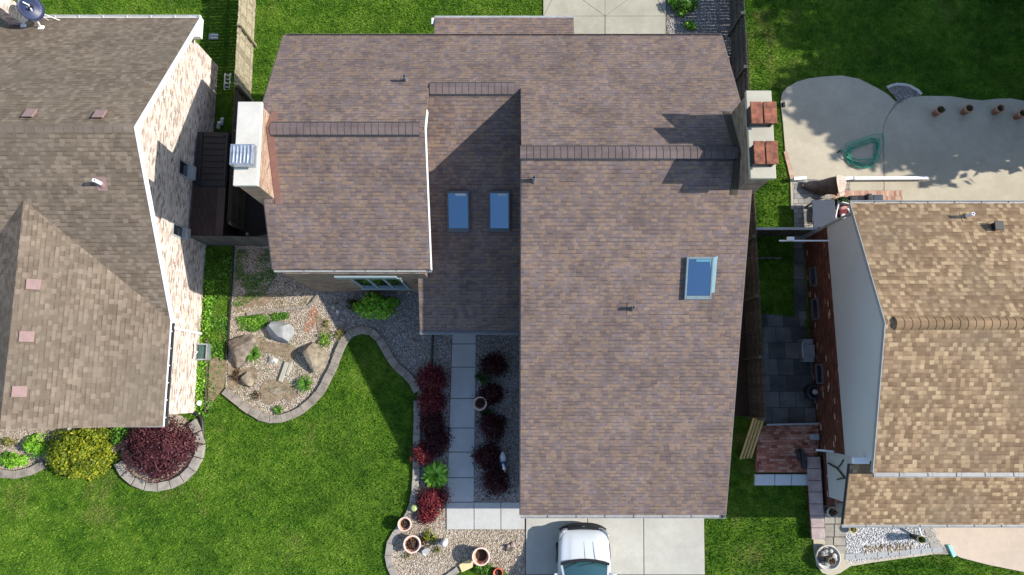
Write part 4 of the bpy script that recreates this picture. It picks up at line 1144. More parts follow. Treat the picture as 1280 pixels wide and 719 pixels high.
# thin gate across the alley of the right house
gr = root('metal_gate', 'grey rail gate spanning the shaded alley beside the right house', 'gate', (10.2, Y(300, 0), 0))
gy = Y(286, 1.25)
mb = MB(); mb.beam((9.2, gy, 1.25), (rwx - .05, gy, 1.25), .09, .07); mb.build('top_rail', M['gutter'], gr)
mb = MB()
for i in range(18): mb.box((9.25 + i * .132, gy, .62), (.1, .025, 1.2))
mb.build('board', M['wood_dark'], gr)
for xx in (9.2, rwx - .08):
    mb = MB(); mb.box((xx, gy, .66), (.08, .08, 1.32)); mb.build('post', M['gutter'], gr)
mb = MB(); yy = Y(323, .05); mb.beam((9.15, yy, .07), (10.6, yy, .07), .07, .1); tag(mb.build('border_or_shadow_strip', M['wood_grey']), 'thin strip drawing the shadow edge across the alley lawn behind the gate', 'board')  # strip put in for the shadow edge on the alley lawn
# wall lamp on a bracket
lr = root('wall_lamp', 'white lamp on a long bracket at the corner of the dark red brick wall', 'lamp', (rwx, Y(301, 2.2), 2.2))
zl = 2.2; pa, pb = P(974, 301, zl), P(1004, 301, zl)
mb = MB(); mb.beam((pa.x, pa.y, zl), (rwx - .025, pa.y, zl), .05, .04); mb.build('bracket', M['white'], lr)
mb = MB(); c = P(987, 299.5, zl); mb.box((c.x, c.y, zl + .08), (.26, .15, .12)); mb.build('lamp_head', M['white'], lr, bevel=.02)

# ================================================================== SHED between the houses
sx0, sx1 = -12.0, -10.82
sh = root('lean_to_shed', 'low dark brown lean to shed squeezed between the pale brick wall and the fence', 'shed', ((sx0 + sx1) / 2, Y(235, 0), 0))
zs = 1.5; ya, ym, yb = Y(166, zs), Y(235, zs), Y(296.5, zs)
def zsh(x): return zs + .1 * (sx1 - x) / (sx1 - sx0)
mb = MB(); mb.slab([(sx0, ym - .01, zsh(sx0) + .05), (sx1, ym - .01, zsh(sx1) + .05), (sx1, yb, zsh(sx1) + .05), (sx0, yb, zsh(sx0) + .05)], .04)
for i in range(20):
    xx = sx0 + .03 + i * (sx1 - .3 - sx0) / 20
    mb.slab([(xx, ym - .012, zsh(xx) + .075), (xx + .022, ym - .012, zsh(xx) + .075), (xx + .022, yb, zsh(xx) + .075), (xx, yb, zsh(xx) + .075)], .03)
mb.build('roof', M['shed_brown'], sh)
mb = MB(); mb.slab([(sx0, ya, zsh(sx0)), (sx1, ya, zsh(sx1)), (sx1, ym, zsh(sx1)), (sx0, ym, zsh(sx0))], .04)
for i in range(9):
    yy = ya + (ym - ya) * (i + .5) / 9
    mb.slab([(sx0 + .25, yy, zs + .12), (sx1 - .15, yy, zs + .05), (sx1 - .15, yy - .06, zs + .05), (sx0 + .25, yy - .06, zs + .12)], .05)
for xx in (sx0 + .15, sx1 - .1): mb.slab([(xx, ya - .02, zsh(xx) + .06), (xx + .07, ya - .02, zsh(xx) + .06), (xx + .07, ym + .03, zsh(xx) + .06), (xx, ym + .03, zsh(xx) + .06)], .05)
mb.build('slatted_roof', M['shed_black'], sh)
mb = MB(); mb.b2(sx0 + .03, sx1 - .03, yb + .03, yb + .06, 0, zs - .02); mb.b2(sx1 - .06, sx1 - .03, yb + .061, ya - .061, 0, zs - .06); mb.b2(sx0 + .03, sx1 - .03, ya - .06, ya - .03, 0, zs - .02)
mb.build('wall', M['shed_brown'], sh)
# small things north of the shed
mb = MB(); c = P(274, 154, .2)
for i in (-1, 1): mb.tube([(c.x + i * .06, c.y - .1 + i * .08, .12), (c.x + i * .06 + .1, c.y + .08 + i * .08, .3)], .07, 8)
tag(mb.build('white_pipe', M['white']), 'short white pipe pieces lying in the dark gap north of the shed', 'pipe')
r = root('ladder', 'two pale rails of a short ladder leaning by the board fence', 'ladder', (P(283, 100, 0).x, P(283, 100, 0).y, 0))
mb = MB()
for px in (280.5, 287): a_, b_ = P(px, 112, .3), P(px + 1, 92, 1.1); mb.beam(a_, b_, .05, .04)
mb.build('rail', M['siding'], r)
mb = MB()
for t_ in (.15, .4, .65, .9):
    mb = MB(); a_ = P(280.5, 112, .3).lerp(P(281.5, 92, 1.1), t_); b_ = P(287, 112, .3).lerp(P(288, 92, 1.1), t_); mb.beam(a_, b_, .03, .03); mb.build('rung', M['siding'], r)
c = P(267, 46, .05); mb = MB(); mb.box((c.x, c.y, .05), (.38, .26, .1)); tag(mb.build('stepping_stone', M['conc_grey'], None, bevel=.02), 'grey slab lying in the shaded grass behind the left gable', 'stone')
# grey box against the pale wall
c = P(249.5, 440, .3)
r = root('utility_box', 'grey metal box with a green grille against the foot of the pale brick wall', 'box', (c.x, c.y, 0))
mb = MB(); s_ = .3
for a_, b_ in ((-1, 0), (1, 0)): mb.box((c.x + a_ * s_, c.y, .2), (.05, .62, .4))
for a_ in (-1, 1): mb.box((c.x, c.y + a_ * .29, .2), (.549, .05, .4))
mb.build('frame', M['steel'], r, bevel=.008)
mb = MB(); mb.box((c.x + .11, c.y, .17), (.31, .52, .3)); mb.build('panel', M['grille_green'] if 'grille_green' in M else plain('green_grille', (.05, .1, .085), .5, .3, 14), r)
mb = MB(); mb.box((c.x - .17, c.y, .15), (.2, .5, .26)); mb.build('lid', plain('grey_lid', (.17, .17, .16), .6, .3, 14), r)
mb = MB(); mb.tube([(c.x - .25, c.y + .1, .3), (c.x - .05, c.y, .36), (c.x - .2, c.y - .14, .32)], .022, 6); mb.build('handle', M['white'], r)
mb = MB(); mb.tube([(c.x - .32, c.y + .27, .5), (lw + .02, c.y + .27, .55), (lw + .02, c.y - .27, .55), (c.x - .32, c.y - .27, .5)], .016, 6); mb.build('bracket', M['dark'], r)
# black drain hose
pts = [P(240, 516, .12), P(246, 517, .1), P(250.5, 521, .08), P(252.5, 528, .07), P(253, 540, .07), P(253.2, 555, .07)]
mb = MB(); mb.tube(smooth_path(pts, 5), .07, 10); tag(mb.build('drain_pipe', M['black']), 'black flexible drain pipe bending from the pale wall on to the lawn', 'pipe')
for px, py, s_ in ((247, 306, .13), (247.5, 504, .11)):
    c = P(px, py, .2); mb = MB(); mb.lathe((c.x, c.y, 0), [(s_ * .9, 0), (s_, .05), (s_ * .9, .14), (s_ * .4, .2)], 12)
    tag(mb.build('drain_inlet', M['white']), 'small white drain cap ' + ('where the grey fence meets the pale brick wall' if py < 400 else 'at the foot of the pale brick wall below the grey box'), 'drain cap')

# ================================================================== SATELLITE DISH
r = root('satellite_dish', 'dark blue satellite dish with white mounting arms on the left house beside its chimney', 'satellite dish', (P(45, 25, 3.6).x, P(45, 25, 3.6).y, 3.2))
c = P(37, 10, 3.9); ax_ = Vector((.75, -.25, .45)).normalized(); u_ = ax_.cross(Vector((0, 0, 1))).normalized(); v_ = ax_.cross(u_)
mb = MB(); N_ = 20; vs2 = []; fs2 = []
for i, (rr, dd) in enumerate(((.0, 0), (.15, .01), (.3, .05), (.42, .1))):
    for k in range(N_): a_ = 2 * math.pi * k / N_; vs2.append(c + (u_ * math.cos(a_) + v_ * math.sin(a_) * 1.1) * rr + ax_ * dd)
for i in range(3):
    for k in range(N_): fs2.append([i * N_ + k, i * N_ + (k + 1) % N_, (i + 1) * N_ + (k + 1) % N_, (i + 1) * N_ + k])
mb.add(vs2, fs2); o = mb.build('dish', plain('dish_blue', (.02, .03, .075), .4, .1, 6), r, True)
sm = o.modifiers.new('thick', 'SOLIDIFY'); sm.thickness = .02
def roofpt(px, py):
    z = 4
    for _ in range(12): z = lz_b(Y(py, z))
    return P(px, py, z)
mb = MB(); f1, f2 = roofpt(30, 33), roofpt(52, 35)
hub = c - ax_ * .06
mb.tube([f1 + Vector((0, 0, .06)), hub], .03, 8); mb.tube([f2 + Vector((0, 0, .03)), hub + Vector((.1, .02, .15)), hub + Vector((.02, .02, .35))], .028, 8)
mb.box(f1 + Vector((0, 0, .03)), (.16, .13, .07)); mb.box(f2 + Vector((0, 0, .02)), (.2, .14, .05))
mb.tube([hub, roofpt(61, 26) + Vector((0, 0, .03))], .014, 6); mb.tube([hub, roofpt(75, 26) + Vector((0, 0, .03))], .014, 6)
mb.build('mounting_arm', M['white'], r)
mb = MB(); mb.tube([c, c + ax_ * .35 - v_ * .1], .02, 6); mb.box(c + ax_ * .38 - v_ * .1, (.08, .08, .1)); mb.build('receiver_arm', M['dark'], r)

# ================================================================== CAR
def car():
    r = root('car', 'white car parked nose first in front of the garage on the concrete driveway', 'car', (2.62, -7.3, 0))
    r_org = ORG[r.name]; ORG[r.name] = Vector((0, 0, 0))     # local building
    YF = 2.42      # nose at +y
    def prof(y):   # half width at shoulder, hood height, bottom
        t = YF - y
        return t
    st = [  # distance from nose, half width, belt height, lower height
        (.0, .62, .62, .34), (.05, .74, .74, .27), (.16, .84, .86, .22), (.35, .90, .95, .2), (.75, .935, 1.0, .2), (1.18, .95, 1.06, .2),
        (1.6, .955, 1.06, .2), (2.6, .955, 1.07, .2), (3.6, .95, 1.08, .2), (4.3, .93, 1.08, .22), (4.68, .87, 1.02, .28), (4.78, .74, .92, .4)]
    vs3 = []; fs3 = []; half = []
    for t, w_, hz, lo in st:
        y = YF - t; k = min(1, t / .35)
        pr = [(w_ * .8, lo), (w_ * .97, lo + .07), (w_, lo + (hz - lo) * .5), (w_ * .985, hz - .13), (w_ * .93, hz - .045), (w_ * .84, hz - .005), (w_ * .62, hz + .018 * k), (w_ * .52, hz + .05 * k), (w_ * .3, hz + .058 * k), (w_ * .1, hz + .062 * k)]
        ring = [(x, y, z) for x, z in pr] + [(-x, y, z) for x, z in reversed(pr)]
        vs3 += ring
    nr = 20
    for i in range(len(st) - 1):
        for k in range(nr): a_, b_ = i * nr + k, i * nr + (k + 1) % nr; fs3.append([a_, b_, b_ + nr, a_ + nr])
    fs3 += [list(range(nr))[::-1], [(len(st) - 1) * nr + k for k in range(nr)]]
    mb = MB(); mb.add(vs3, fs3); body = mb.build('body', M['paint'], r, True, local=True, subsurf=2)
    # cabin pillars and roof
    cab = [(1.2, .80, 1.07), (2.0, .66, 1.62), (2.4, .665, 1.68), (3.4, .665, 1.69), (4.0, .64, 1.62), (4.6, .78, 1.06)]
    def ring(t, w_, z): return [(w_, YF - t, z), (-w_, YF - t, z)]
    mb = MB(); top = [(-w_, YF - t, z) for t, w_, z in cab[1:5]]; vs4 = []
    for t, w_, z in cab[1:5]: vs4 += [(w_, YF - t, z - .04), (w_ * .8, YF - t, z + .02), (0, YF - t, z + .045), (-w_ * .8, YF - t, z + .02), (-w_, YF - t, z - .04)]
    fs4 = [[i * 5 + k, i * 5 + k + 1, i * 5 + k + 6, i * 5 + k + 5] for i in range(3) for k in range(4)]
    mb.add(vs4, fs4); o = mb.build('roof', M['paint'], r, True, local=True, subsurf=1); sm = o.modifiers.new('thick', 'SOLIDIFY'); sm.thickness = .05; sm.offset = -1
    def glasspanel(name, pts, mat='carglass', thick=.02):
        m2 = MB(); m2.add(pts, [list(range(len(pts)))]); o2 = m2.build(name, M[mat], r, local=True); s2 = o2.modifiers.new('thick', 'SOLIDIFY'); s2.thickness = thick; return o2
    # windscreen as a curved grid
    m2 = MB(); g = []; nx = 10
    for j, (t, w_, z, bow) in enumerate(((1.17, .80, 1.075, .12), (1.6, .735, 1.37, .1), (2.02, .67, 1.645, .07))):
        for i in range(nx + 1):
            s_ = i / nx * 2 - 1; g.append((s_ * w_, YF - t + bow * (1 - s_ * s_) - .1 * 0, z + .02 * (1 - s_ * s_)))
    fs5 = [[j * (nx + 1) + i, j * (nx + 1) + i + 1, (j + 1) * (nx + 1) + i + 1, (j + 1) * (nx + 1) + i] for j in range(2) for i in range(nx)]
    m2.add(g, fs5); ws = m2.build('windscreen', M['carglass'], r, True, local=True)
    # dark cowl strip at the foot of the windscreen with wipers
    m2 = MB(); pts = []
    for i in range(13):
        s_ = i / 12 * 2 - 1; pts.append((s_ * .86, YF - 1.13 + .14 * (1 - s_ * s_) - .02, 1.105 + .02 * (1 - s_ * s_)))
    m2.tube(pts, .05, 8); m2.build('cowl', M['black'], r, local=True)
    m2 = MB(); m2.tube([(.35, YF - 1.2 + .1, 1.13), (-.25, YF - 1.3 + .1, 1.19)], .012, 5); m2.tube([(-.3, YF - 1.2 + .1, 1.13), (-.75, YF - 1.3 + .02, 1.18)], .012, 5); m2.build('wiper', M['black'], r, local=True)
    for s_ in (1, -1):
        m2 = MB(); m2.beam((s_ * .83, YF - 1.18, 1.06), (s_ * .685, YF - 2.03, 1.64), .07, .06); m2.beam((s_ * .675, YF - 3.95, 1.62), (s_ * .79, YF - 4.55, 1.07), .07, .08); m2.build('pillar', M['paint'], r, local=True)
        glasspanel('side_window', [(s_ * .80, YF - 1.35, 1.08), (s_ * .665, YF - 2.08, 1.6), (s_ * .665, YF - 3.9, 1.6), (s_ * .80, YF - 4.4, 1.08)])
        m2 = MB(); m2.box((s_ * 1.02, YF - 1.5, 1.1), (.17, .1, .13)); m2.build('mirror', M['paint'], r, local=True, bevel=.03)
        # headlamp wrapped round the corner
        m2 = MB(); pts = []
        for t, w_, z in ((.09, .60, .73), (.13, .745, .765), (.24, .845, .8), (.42, .895, .83)): pts.append((s_ * w_, YF - t + .03, z))
        m2.tube(pts, [.05, .07, .065, .02], 8); m2.build('headlamp', M['lamp'], r, True, local=True)
        for t in (.92, 3.75):
            wh = MB(); wh.lathe((0, 0, 0), [(.2, -.1), (.33, -.11), (.345, -.07), (.345, .07), (.33, .11), (.2, .1)], 28)
            rotm = Matrix.Rotation(math.pi / 2, 3, 'Y'); wh.v = [tuple(rotm @ Vector(p) + Vector((s_ * .86, YF - t, .345))) for p in wh.v]
            wo = wh.build('wheel', M['rubber'], r, local=True); ORG[wo.name] = Vector((0, 0, 0))
            rm = MB(); rm.lathe((0, 0, 0), [(.05, .1), (.19, .1), (.2, .113), (.05, .118)], 16); rm.v = [tuple(rotm @ Vector((p[0], p[1], p[2] * s_)) + Vector((s_ * .86, YF - t, .345))) for p in rm.v]
            rm.build('rim', M['chrome'], wo, local=True)
    glasspanel('rear_window', [(.63, YF - 4.02, 1.6), (-.63, YF - 4.02, 1.6), (-.75, YF - 4.58, 1.08), (.75, YF - 4.58, 1.08)])
    # grille, bumper, badge
    m2 = MB(); pts = []
    for i in range(11):
        s_ = i / 10 * 2 - 1; pts.append((s_ * .56, YF + .005 - .06 * s_ * s_, .66))
    for z, rr in ((.70, .05), (.63, .05), (.56, .05)): m2.tube([(p[0], p[1] + (.66 - z) * .25, z) for p in pts], rr, 8)
    gl = m2.build('grille', M['black'], r, local=True); ORG[gl.name] = Vector((0, 0, 0))
    m2 = MB(); m2.box((0, YF + .065, .69), (.13, .02, .06)); m2.build('badge', M['chrome'], gl, local=True, bevel=.008)
    m2 = MB(); pts = []
    for i in range(13):
        s_ = i / 12 * 2 - 1; pts.append((s_ * .82, YF + .05 - .2 * s_ * s_ * abs(s_), .42))
    m2.tube(pts, .1, 10); m2.build('bumper', M['black'], r, True, local=True)
    # hood crease lines: their shade drawn as thin dark strips
    for xa_, xb_ in ((-.02, .02), (.3, .38)):
        m2 = MB(); m2.tube([(xa_, YF - .42, 1.015), (xa_ * .6 + xb_ * .4, YF - .75, 1.062), (xb_, YF - 1.02, 1.108)], [.004, .013, .006], 5); m2.build('hood_crease_shade', M['frame_dark'], r, local=True)
    m2 = MB()
    for i in (0, 1): m2.box(((-1) ** i * .68, YF - 4.74, .85), (.3, .06, .14))
    m2.build('tail_lamp', M['pot_red'], r, local=True)
    ORG[r.name] = r_org
    return r
carr = car()
cf = P(730, 657.5, .55); carr.location = (P(730, 680, .9).x, cf.y - 2.42 - .04, .06)

# ================================================================== POTS
def pot(px, py, rpx, h, label, mats=('pot', 'pot_rim'), plant=None, group=None, soil_z=.12, cat='flower pot', name='flower_pot', seed=0, square=False, base=0, taper=.68):
    c = P(px, py, h); r0 = rpx * (HGT - h) / FPX; r = root(name, label, cat, (c.x, c.y, base), group)
    mb = MB(); mb.lathe((0, 0, 0), [(r0 * taper, 0), (r0 * .9, h - .09), (r0, h - .088), (r0, h - .01), (r0 * .97, h), (r0 * .86, h), (r0 * .83, h - soil_z)], 28); mb.build('pot_body', M[mats[0]], r, True, local=True)
    mb = MB(); mb.lathe((0, 0, 0), [(r0 * 1.012, h - .07), (r0 * 1.012, h + .004), (r0 * .985, h + .012), (r0 * .85, h + .012), (r0 * .84, h - .03)], 28, False); mb.build('rim', M[mats[1]], r, True, local=True)
    mb = MB(); mb.lathe((0, 0, 0), [(r0 * .84, h - soil_z - .01), (r0 * .4, h - soil_z + .015), (.01, h - soil_z + .01)], 20); mb.build('soil', M['soil'], r, local=True)
    if plant: crown(r, 'plant', M[plant[0]], r0 * plant[1], r0 * plant[1], plant[2], plant[3], plant[4], 7, h - soil_z, seed + 5)
    return r
pot(600, 504.5, 8.3, .46, 'terracotta pot standing half on the edge of the front walk, earth inside', plant=('leaf_brown', .5, .1, 40, .06))
pot(505.5, 655.5, 8.3, .5, 'terracotta pot on the kerb above a second pot, casting its shadow on the lawn', plant=('leaf_brown', .5, .08, 40, .05))
pot(514.8, 680.5, 10.4, .46, 'wide terracotta pot full of dark brown bits, beside the grey rocks', plant=('leaf_brown', .65, .14, 90, .09), seed=2)
pot(601, 696, 10.6, .6, 'large terracotta pot with bare earth standing alone on the front gravel', soil_z=.25)
pot(622.5, 717, 6, .35, 'bright red pot cut by the bottom edge of the photo', ('pot_red', 'pot_red'), seed=3)
for i, (px, py, lab) in enumerate(((1175, 137.8, 'terracotta pot on the shaded patio nearest the little gravel wedge'), (1211, 136, 'terracotta pot on the shaded patio, second from the gravel wedge'),
                                   (1250, 136, 'terracotta pot on the shaded patio with a twig sticking out'), (1278, 142, 'terracotta pot on the shaded patio at the right edge of the photo'))):
    pot(px, py, 5.6, .42, lab, ('pot', 'pot'), ('leaf_dark', .75, .14, 70, .06), 'row of pots on the shaded patio', .04, seed=i, base=.05)
pot(1040, 640.5, 5.8, .4, 'white bowl pot with a brown plant under the corner of the porch roof', ('conc_cap', 'conc_cap'), ('leaf_brown', .85, .16, 120, .09), None, .05, base=.05)
pot(1066, 661.5, 4.6, .22, 'yellowish bowl at the edge of the white gravel against the porch gutter', ('lime_stone', 'lime_stone'), ('leaf_straw', .6, .12, 60, .07), None, .04, base=.03)
pot(1151.5, 674.5, 4.6, .62, 'dark pot with a small green plant on the white gravel', ('dark', 'lime_stone'), ('leaf_dark', .9, .2, 120, .07), None, .05, base=.03)
pot(94, 539.5, 10.5, .42, 'stone planter under the eave of the left house behind the yellow shrub', ('boulder_grey', 'conc_cap2'), ('leaf_dark', .6, .12, 60, .06), None, .06)

# round bowl garden at the lower right
c = P(1035, 697, .25); br = 14.5 * PX
r = root('stone_bowl', 'large round concrete bowl filled with pebbles at the corner of the paved curb', 'planter bowl', (c.x, c.y, 0))
mb = MB(); mb.lathe((0, 0, 0), [(br * .8, 0), (br * .98, .2), (br, .28), (br * .93, .3), (br * .88, .24), (br * .8, .16)], 40); mb.build('bowl', M['conc_cap'], r, True, local=True)
rs = random.Random(5)
for i in range(9):
    a_ = i * .75 + rs.random() * .3; d_ = br * rs.uniform(.45, .62)
    mb = MB(); s_ = rs.uniform(.07, .12); mb.lathe((math.cos(a_) * d_, math.sin(a_) * d_, .14), [(s_ * .5, 0), (s_, .05), (s_ * .8, .11), (s_ * .3, .13)], 8)
    mb.build('stone', M[rs.choice(['conc_cap', 'boulder_grey', 'conc_cap', 'boulder_brown'])], r, local=True)
crown(r, 'twigs', M['leaf_brown'], br * .72, br * .72, .12, 90, .1, 8, .15, 6)
pot(1038.5, 701, 4.6, .46, 'small brown pot set inside the round concrete bowl', ('boulder_brown', 'boulder_tan'), ('leaf_brown', .8, .12, 50, .06), None, .05, base=.1)

# ================================================================== ROCKS
def rock(px, py, wx_, wy_, h, mat, label, name='boulder', cat='boulder', rz=0, seed=1, planes=13, base=-.06):
    bm = bmesh.new(); bmesh.ops.create_icosphere(bm, subdivisions=4, radius=1); rs = random.Random(seed)
    pl = [(Vector((rs.gauss(0, 1), rs.gauss(0, 1), rs.gauss(.25, .8))).normalized(), rs.uniform(.5, .8)) for _ in range(planes)]
    for v in bm.verts:
        p = v.co.copy()
        for n_, d_ in pl:
            k = p.dot(n_) - d_
            if k > 0: p -= n_ * k
        p *= 1 + .05 * mnoise.noise(p * 2.3 + Vector((seed, 0, 0))) + .025 * mnoise.noise(p * 7 + Vector((0, seed, 0)))
        v.co = Vector((p.x * wx_ * .64, p.y * wy_ * .64, max(p.z, -.35) * h * .95))
    rm = Matrix.Rotation(rz, 3, 'Z')
    for v in bm.verts: v.co = rm @ v.co
    zmin = min(v.co.z for v in bm.verts)
    for v in bm.verts: v.co.z -= zmin
    me = bpy.data.meshes.new(name); bm.to_mesh(me); bm.free(); me.materials.append(M[mat])
    for p in me.polygons: p.use_smooth = False
    me.set_sharp_from_angle(angle=R(28)) if hasattr(me, 'set_sharp_from_angle') else None
    for p in me.polygons: p.use_smooth = True
    o = bpy.data.objects.new(name, me); c = P(px, py, h * .6); o.location = (c.x, c.y, base); COL.objects.link(o)
    return tag(o, label, cat)
rock(350.5, 415.5, 1.0, .85, .5, 'boulder_grey', 'pale grey angular boulder at the top of the rock garden', rz=-.3, seed=3)
rock(299.5, 436, .92, 1.35, .62, 'boulder_brown', 'brown and tan craggy boulder at the left edge of the rock garden', rz=-.35, seed=27, planes=10)
rock(391.5, 446, .85, 1.32, .5, 'boulder_tan', 'long smooth tan boulder at the right of the rock garden near the kerb', rz=.5, seed=12, planes=9)
rock(309.5, 474.5, .5, .6, .3, 'boulder_tan', 'small tan rock below the craggy brown boulder', rz=.4, seed=15)
rock(345, 488.5, .62, .5, .12, 'boulder_tan', 'low flat tan stone near the bottom of the rock garden', rz=-.2, seed=18)
rock(339.5, 449.5, .32, .34, .24, 'conc_cap', 'small round whitish rock in the middle of the rock garden', rz=0, seed=21)
for i, (dx, lab) in enumerate(((-2.6, 'left one of two pale narrow slabs lying side by side in the rock garden'), (4.0, 'right one of two pale narrow slabs lying side by side in the rock garden'))):
    c = P(357.5 + dx, 465, .06); mb = MB(); mb.box((0, 0, .05), (.17 if i == 0 else .12, .78 if i == 0 else .5, .1)); o = mb.build('stone_slab', M['conc_cap2'], None, bevel=.015); o.location = (c.x, c.y + (.0 if i == 0 else .1), .02); o.rotation_euler = (0, 0, -.3); tag(o, lab, 'stone slab', 'pair of pale slabs')
rock(416.5, 384.5, .16, .18, .15, 'conc_cap2', 'small pale round stone west of the bright green shrub by the house wall', 'stone', 'stone', seed=31)
rock(421.5, 388.5, .2, .2, .17, 'conc_cap', 'pale round stone, lower of a pair by the bright green shrub', 'stone', 'stone', seed=32)
rock(420, 379, .2, .16, .18, 'boulder_brown', 'brown stone above the two pale round stones by the green shrub', 'stone', 'stone', seed=33)
rock(511, 365.5, .1, .1, .12, 'conc_cap', 'tiny white stone close to the house wall by the middle roof', 'stone', 'stone', seed=34)
rock(517, 425.5, .22, .2, .14, 'boulder_tan', 'lone tan stone on the shaded gravel above the kerb corner', 'stone', 'stone', seed=35)
rock(531, 688, .34, .3, .24, 'boulder_grey', 'grey rock beside the wide terracotta pot', 'rock', 'rock', seed=36)
rock(536.5, 684, .22, .2, .16, 'boulder_tan', 'small tan rock touching the grey rock by the wide pot', 'rock', 'rock', seed=37)
rock(530, 693.5, .2, .18, .14, 'conc_cap', 'small whitish rock below the grey rock by the wide pot', 'rock', 'rock', seed=38)
rock(638, 686, .36, .3, .2, 'boulder_brown', 'heap like brown rock on the front gravel near the driveway', 'rock', 'rock', seed=39)
rock(641, 682, .2, .2, .2, 'stone_slab', 'pinkish rock leaning on the brown rock near the driveway', 'rock', 'rock', seed=40)
rock(635.5, 683, .18, .15, .2, 'stone_slab', 'small pinkish stone left of the brown rock near the driveway', 'rock', 'rock', seed=43)
rock(639, 514.5, .2, .3, .16, 'boulder_tan', 'tan stone in the shaded gravel beside the garage wall', 'stone', 'stone', seed=41)
rock(632.5, 562.5, .2, .18, .16, 'boulder_tan', 'tan stone above the white and blue goose', 'stone', 'stone', seed=42)
rock(637, 561, .14, .14, .18, 'boulder_brown', 'dark stone next to the tan stone above the goose', 'stone', 'stone', seed=44)
c = P(582.5, 707.5, .15); mb = MB(); mb.box((0, 0, .07), (.48, .3, .16)); o = mb.build('yellow_block', M['lime_stone'], None, bevel=.03); o.location = (c.x, c.y, 0); o.rotation_euler = (0, 0, .42); tag(o, 'pale yellow stone block left of the large lone terracotta pot', 'stone block')
c = P(517.5, 635, .2); mb = MB(); mb.lathe((0, 0, 0), [(.04, 0), (.11, .05), (.135, .13), (.11, .21), (.04, .25)], 16); o = mb.build('garden_ball', M['lime_ball'], None, True); o.location = (c.x, c.y, .08); tag(o, 'pale green ball on the kerb under the lowest red bush', 'garden ornament')
# standing statue on front gravel
c = P(555, 679, .35); r = root('garden_statue', 'small white statue standing on the front gravel casting a dark shadow', 'statue', (c.x, c.y, 0))
mb = MB(); mb.lathe((0, 0, 0), [(.13, 0), (.13, .06), (.08, .08), (.12, .25), (.14, .38), (.07, .46)], 16); mb.build('body', M['conc_cap'], r, True, local=True)
mb = MB(); mb.lathe((.02, .03, .44), [(.03, 0), (.09, .06), (.09, .13), (.03, .18)], 14); mb.build('head', M['white'], r, True, local=True)

# ================================================================== GOOSE ornament (white bird with blue ribbon)
c = P(629, 577, .3); r = root('goose_statue', 'white goose ornament with a blue ribbon among the dark red bushes by the garage', 'goose ornament', (c.x, c.y, 0), rz=.1)
bm = bmesh.new(); bmesh.ops.create_icosphere(bm, subdivisions=3, radius=1)
for v in bm.verts:
    p = v.co; k = 1 - .35 * max(0, p.y); v.co = Vector((p.x * .13 * k, p.y * .22 + .14, p.z * .13 * k + .2))
me = bpy.data.meshes.new('body'); bm.to_mesh(me); bm.free()
for p in me.polygons: p.use_smooth = True
me.materials.append(M['white']); o = bpy.data.objects.new('body', me); link(o, r); ORG[o.name] = ORG[r.name]
mb = MB(); mb.tube([(0, .0, .24), (.0, -.09, .34), (.0, -.12, .46), (.02, -.17, .5)], [.07, .05, .045, .05], 10); mb.build('neck', M['white'], r, True, local=True)
mb = MB(); mb.lathe((.02, -.22, .44), [(.03, 0), (.065, .05), (.06, .1), (.02, .13)], 12); hd = mb.build('head', M['white'], r, True, local=True)
mb = MB(); mb.tube([(.02, -.27, .5), (.03, -.36, .48)], [.03, .012], 8); mb.build('beak', M['pot'], hd, True, local=True)
mb = MB(); mb.lathe((0, -.09, .33), [(.08, 0), (.1, .03), (.08, .06)], 14); mb.build('ribbon', plain('blue_ribbon', (.02, .05, .25), .6, .1, 9), r, local=True)
for s_ in (1, -1):
    mb = MB(); mb.tube([(s_ * .05, .12, 0), (s_ * .05, .12, .12)], .018, 6); mb.box((s_ * .05, .08, .01), (.08, .13, .02)); mb.build('leg', M['pot'], r, local=True)

# ================================================================== SHRUBS
GR = 'red bushes along the left side of the front walk'
for i, (px, py, rp, h, mt, lab) in enumerate((
        (542, 474, 16, .7, 'leaf_redder', 'red bush at the top of the row left of the front walk'),
        (538, 502, 16, .75, 'leaf_redder', 'red bush second from the top left of the front walk'),
        (539, 529, 15, .6, 'leaf_red', 'small dull red bush in the middle of the row left of the walk'),
        (542.5, 553, 18, .65, 'leaf_red', 'dark red bush in the row just above the lime green plant'),
        (530.5, 566, 12, .7, 'leaf_redder', 'narrow bright red bush on the kerb beside the lime green plant'),
        (541, 622, 16, .6, 'leaf_redder', 'red bush directly below the lime green plant'),
        (535.5, 641, 10, .5, 'leaf_redder', 'lowest and smallest red bush by the pale green ball'))):
    shrub(px, py, rp, h, mt, lab, group=GR, name='red_bush', n=2000, size=.1, blobs=18, ragged=1.1, seed=40 + i, aspect=2.2)
GR = 'dark red bushes between the front walk and the garage'
for i, (px, py, rp, h, lab) in enumerate(((617, 457, 14, .55, 'dark red bush nearest the middle roof between walk and garage'), (613, 494, 12.5, .55, 'dark red bush right of the pot on the walk edge'),
                                          (614.5, 534, 15, .6, 'dark red bush below the pot, right of the front walk'), (608.5, 571, 15, .6, 'dark red bush left of the white goose'), (617, 602, 16, .6, 'dark red bush at the bottom below the white goose'))):
    shrub(px, py, rp, h, 'leaf_red', lab, group=GR, name='red_bush', n=2000, size=.1, blobs=18, ragged=1.1, seed=60 + i, aspect=2.2)
spiky(544.5, 594, 17, .65, 'leaf_lime', 'lime green strap leaved plant among the red bushes left of the walk', n=110, w=4.2, seed=3)
spiky(604.5, 472, 11, .3, 'leaf_dark', 'dark green leafy plant between two dark red bushes by the walk', n=60, seed=4)
spiky(608.5, 517, 9, .3, 'leaf_dark', 'small dark green plant just below the pot on the walk edge', n=50, seed=5)
shrub(469.5, 383, 28, .75, 'leaf_lime', 'bright green leafy shrub in the shade in front of the window', n=1700, size=.14, rypx=15.5, blobs=24, seed=5, aspect=1.5)
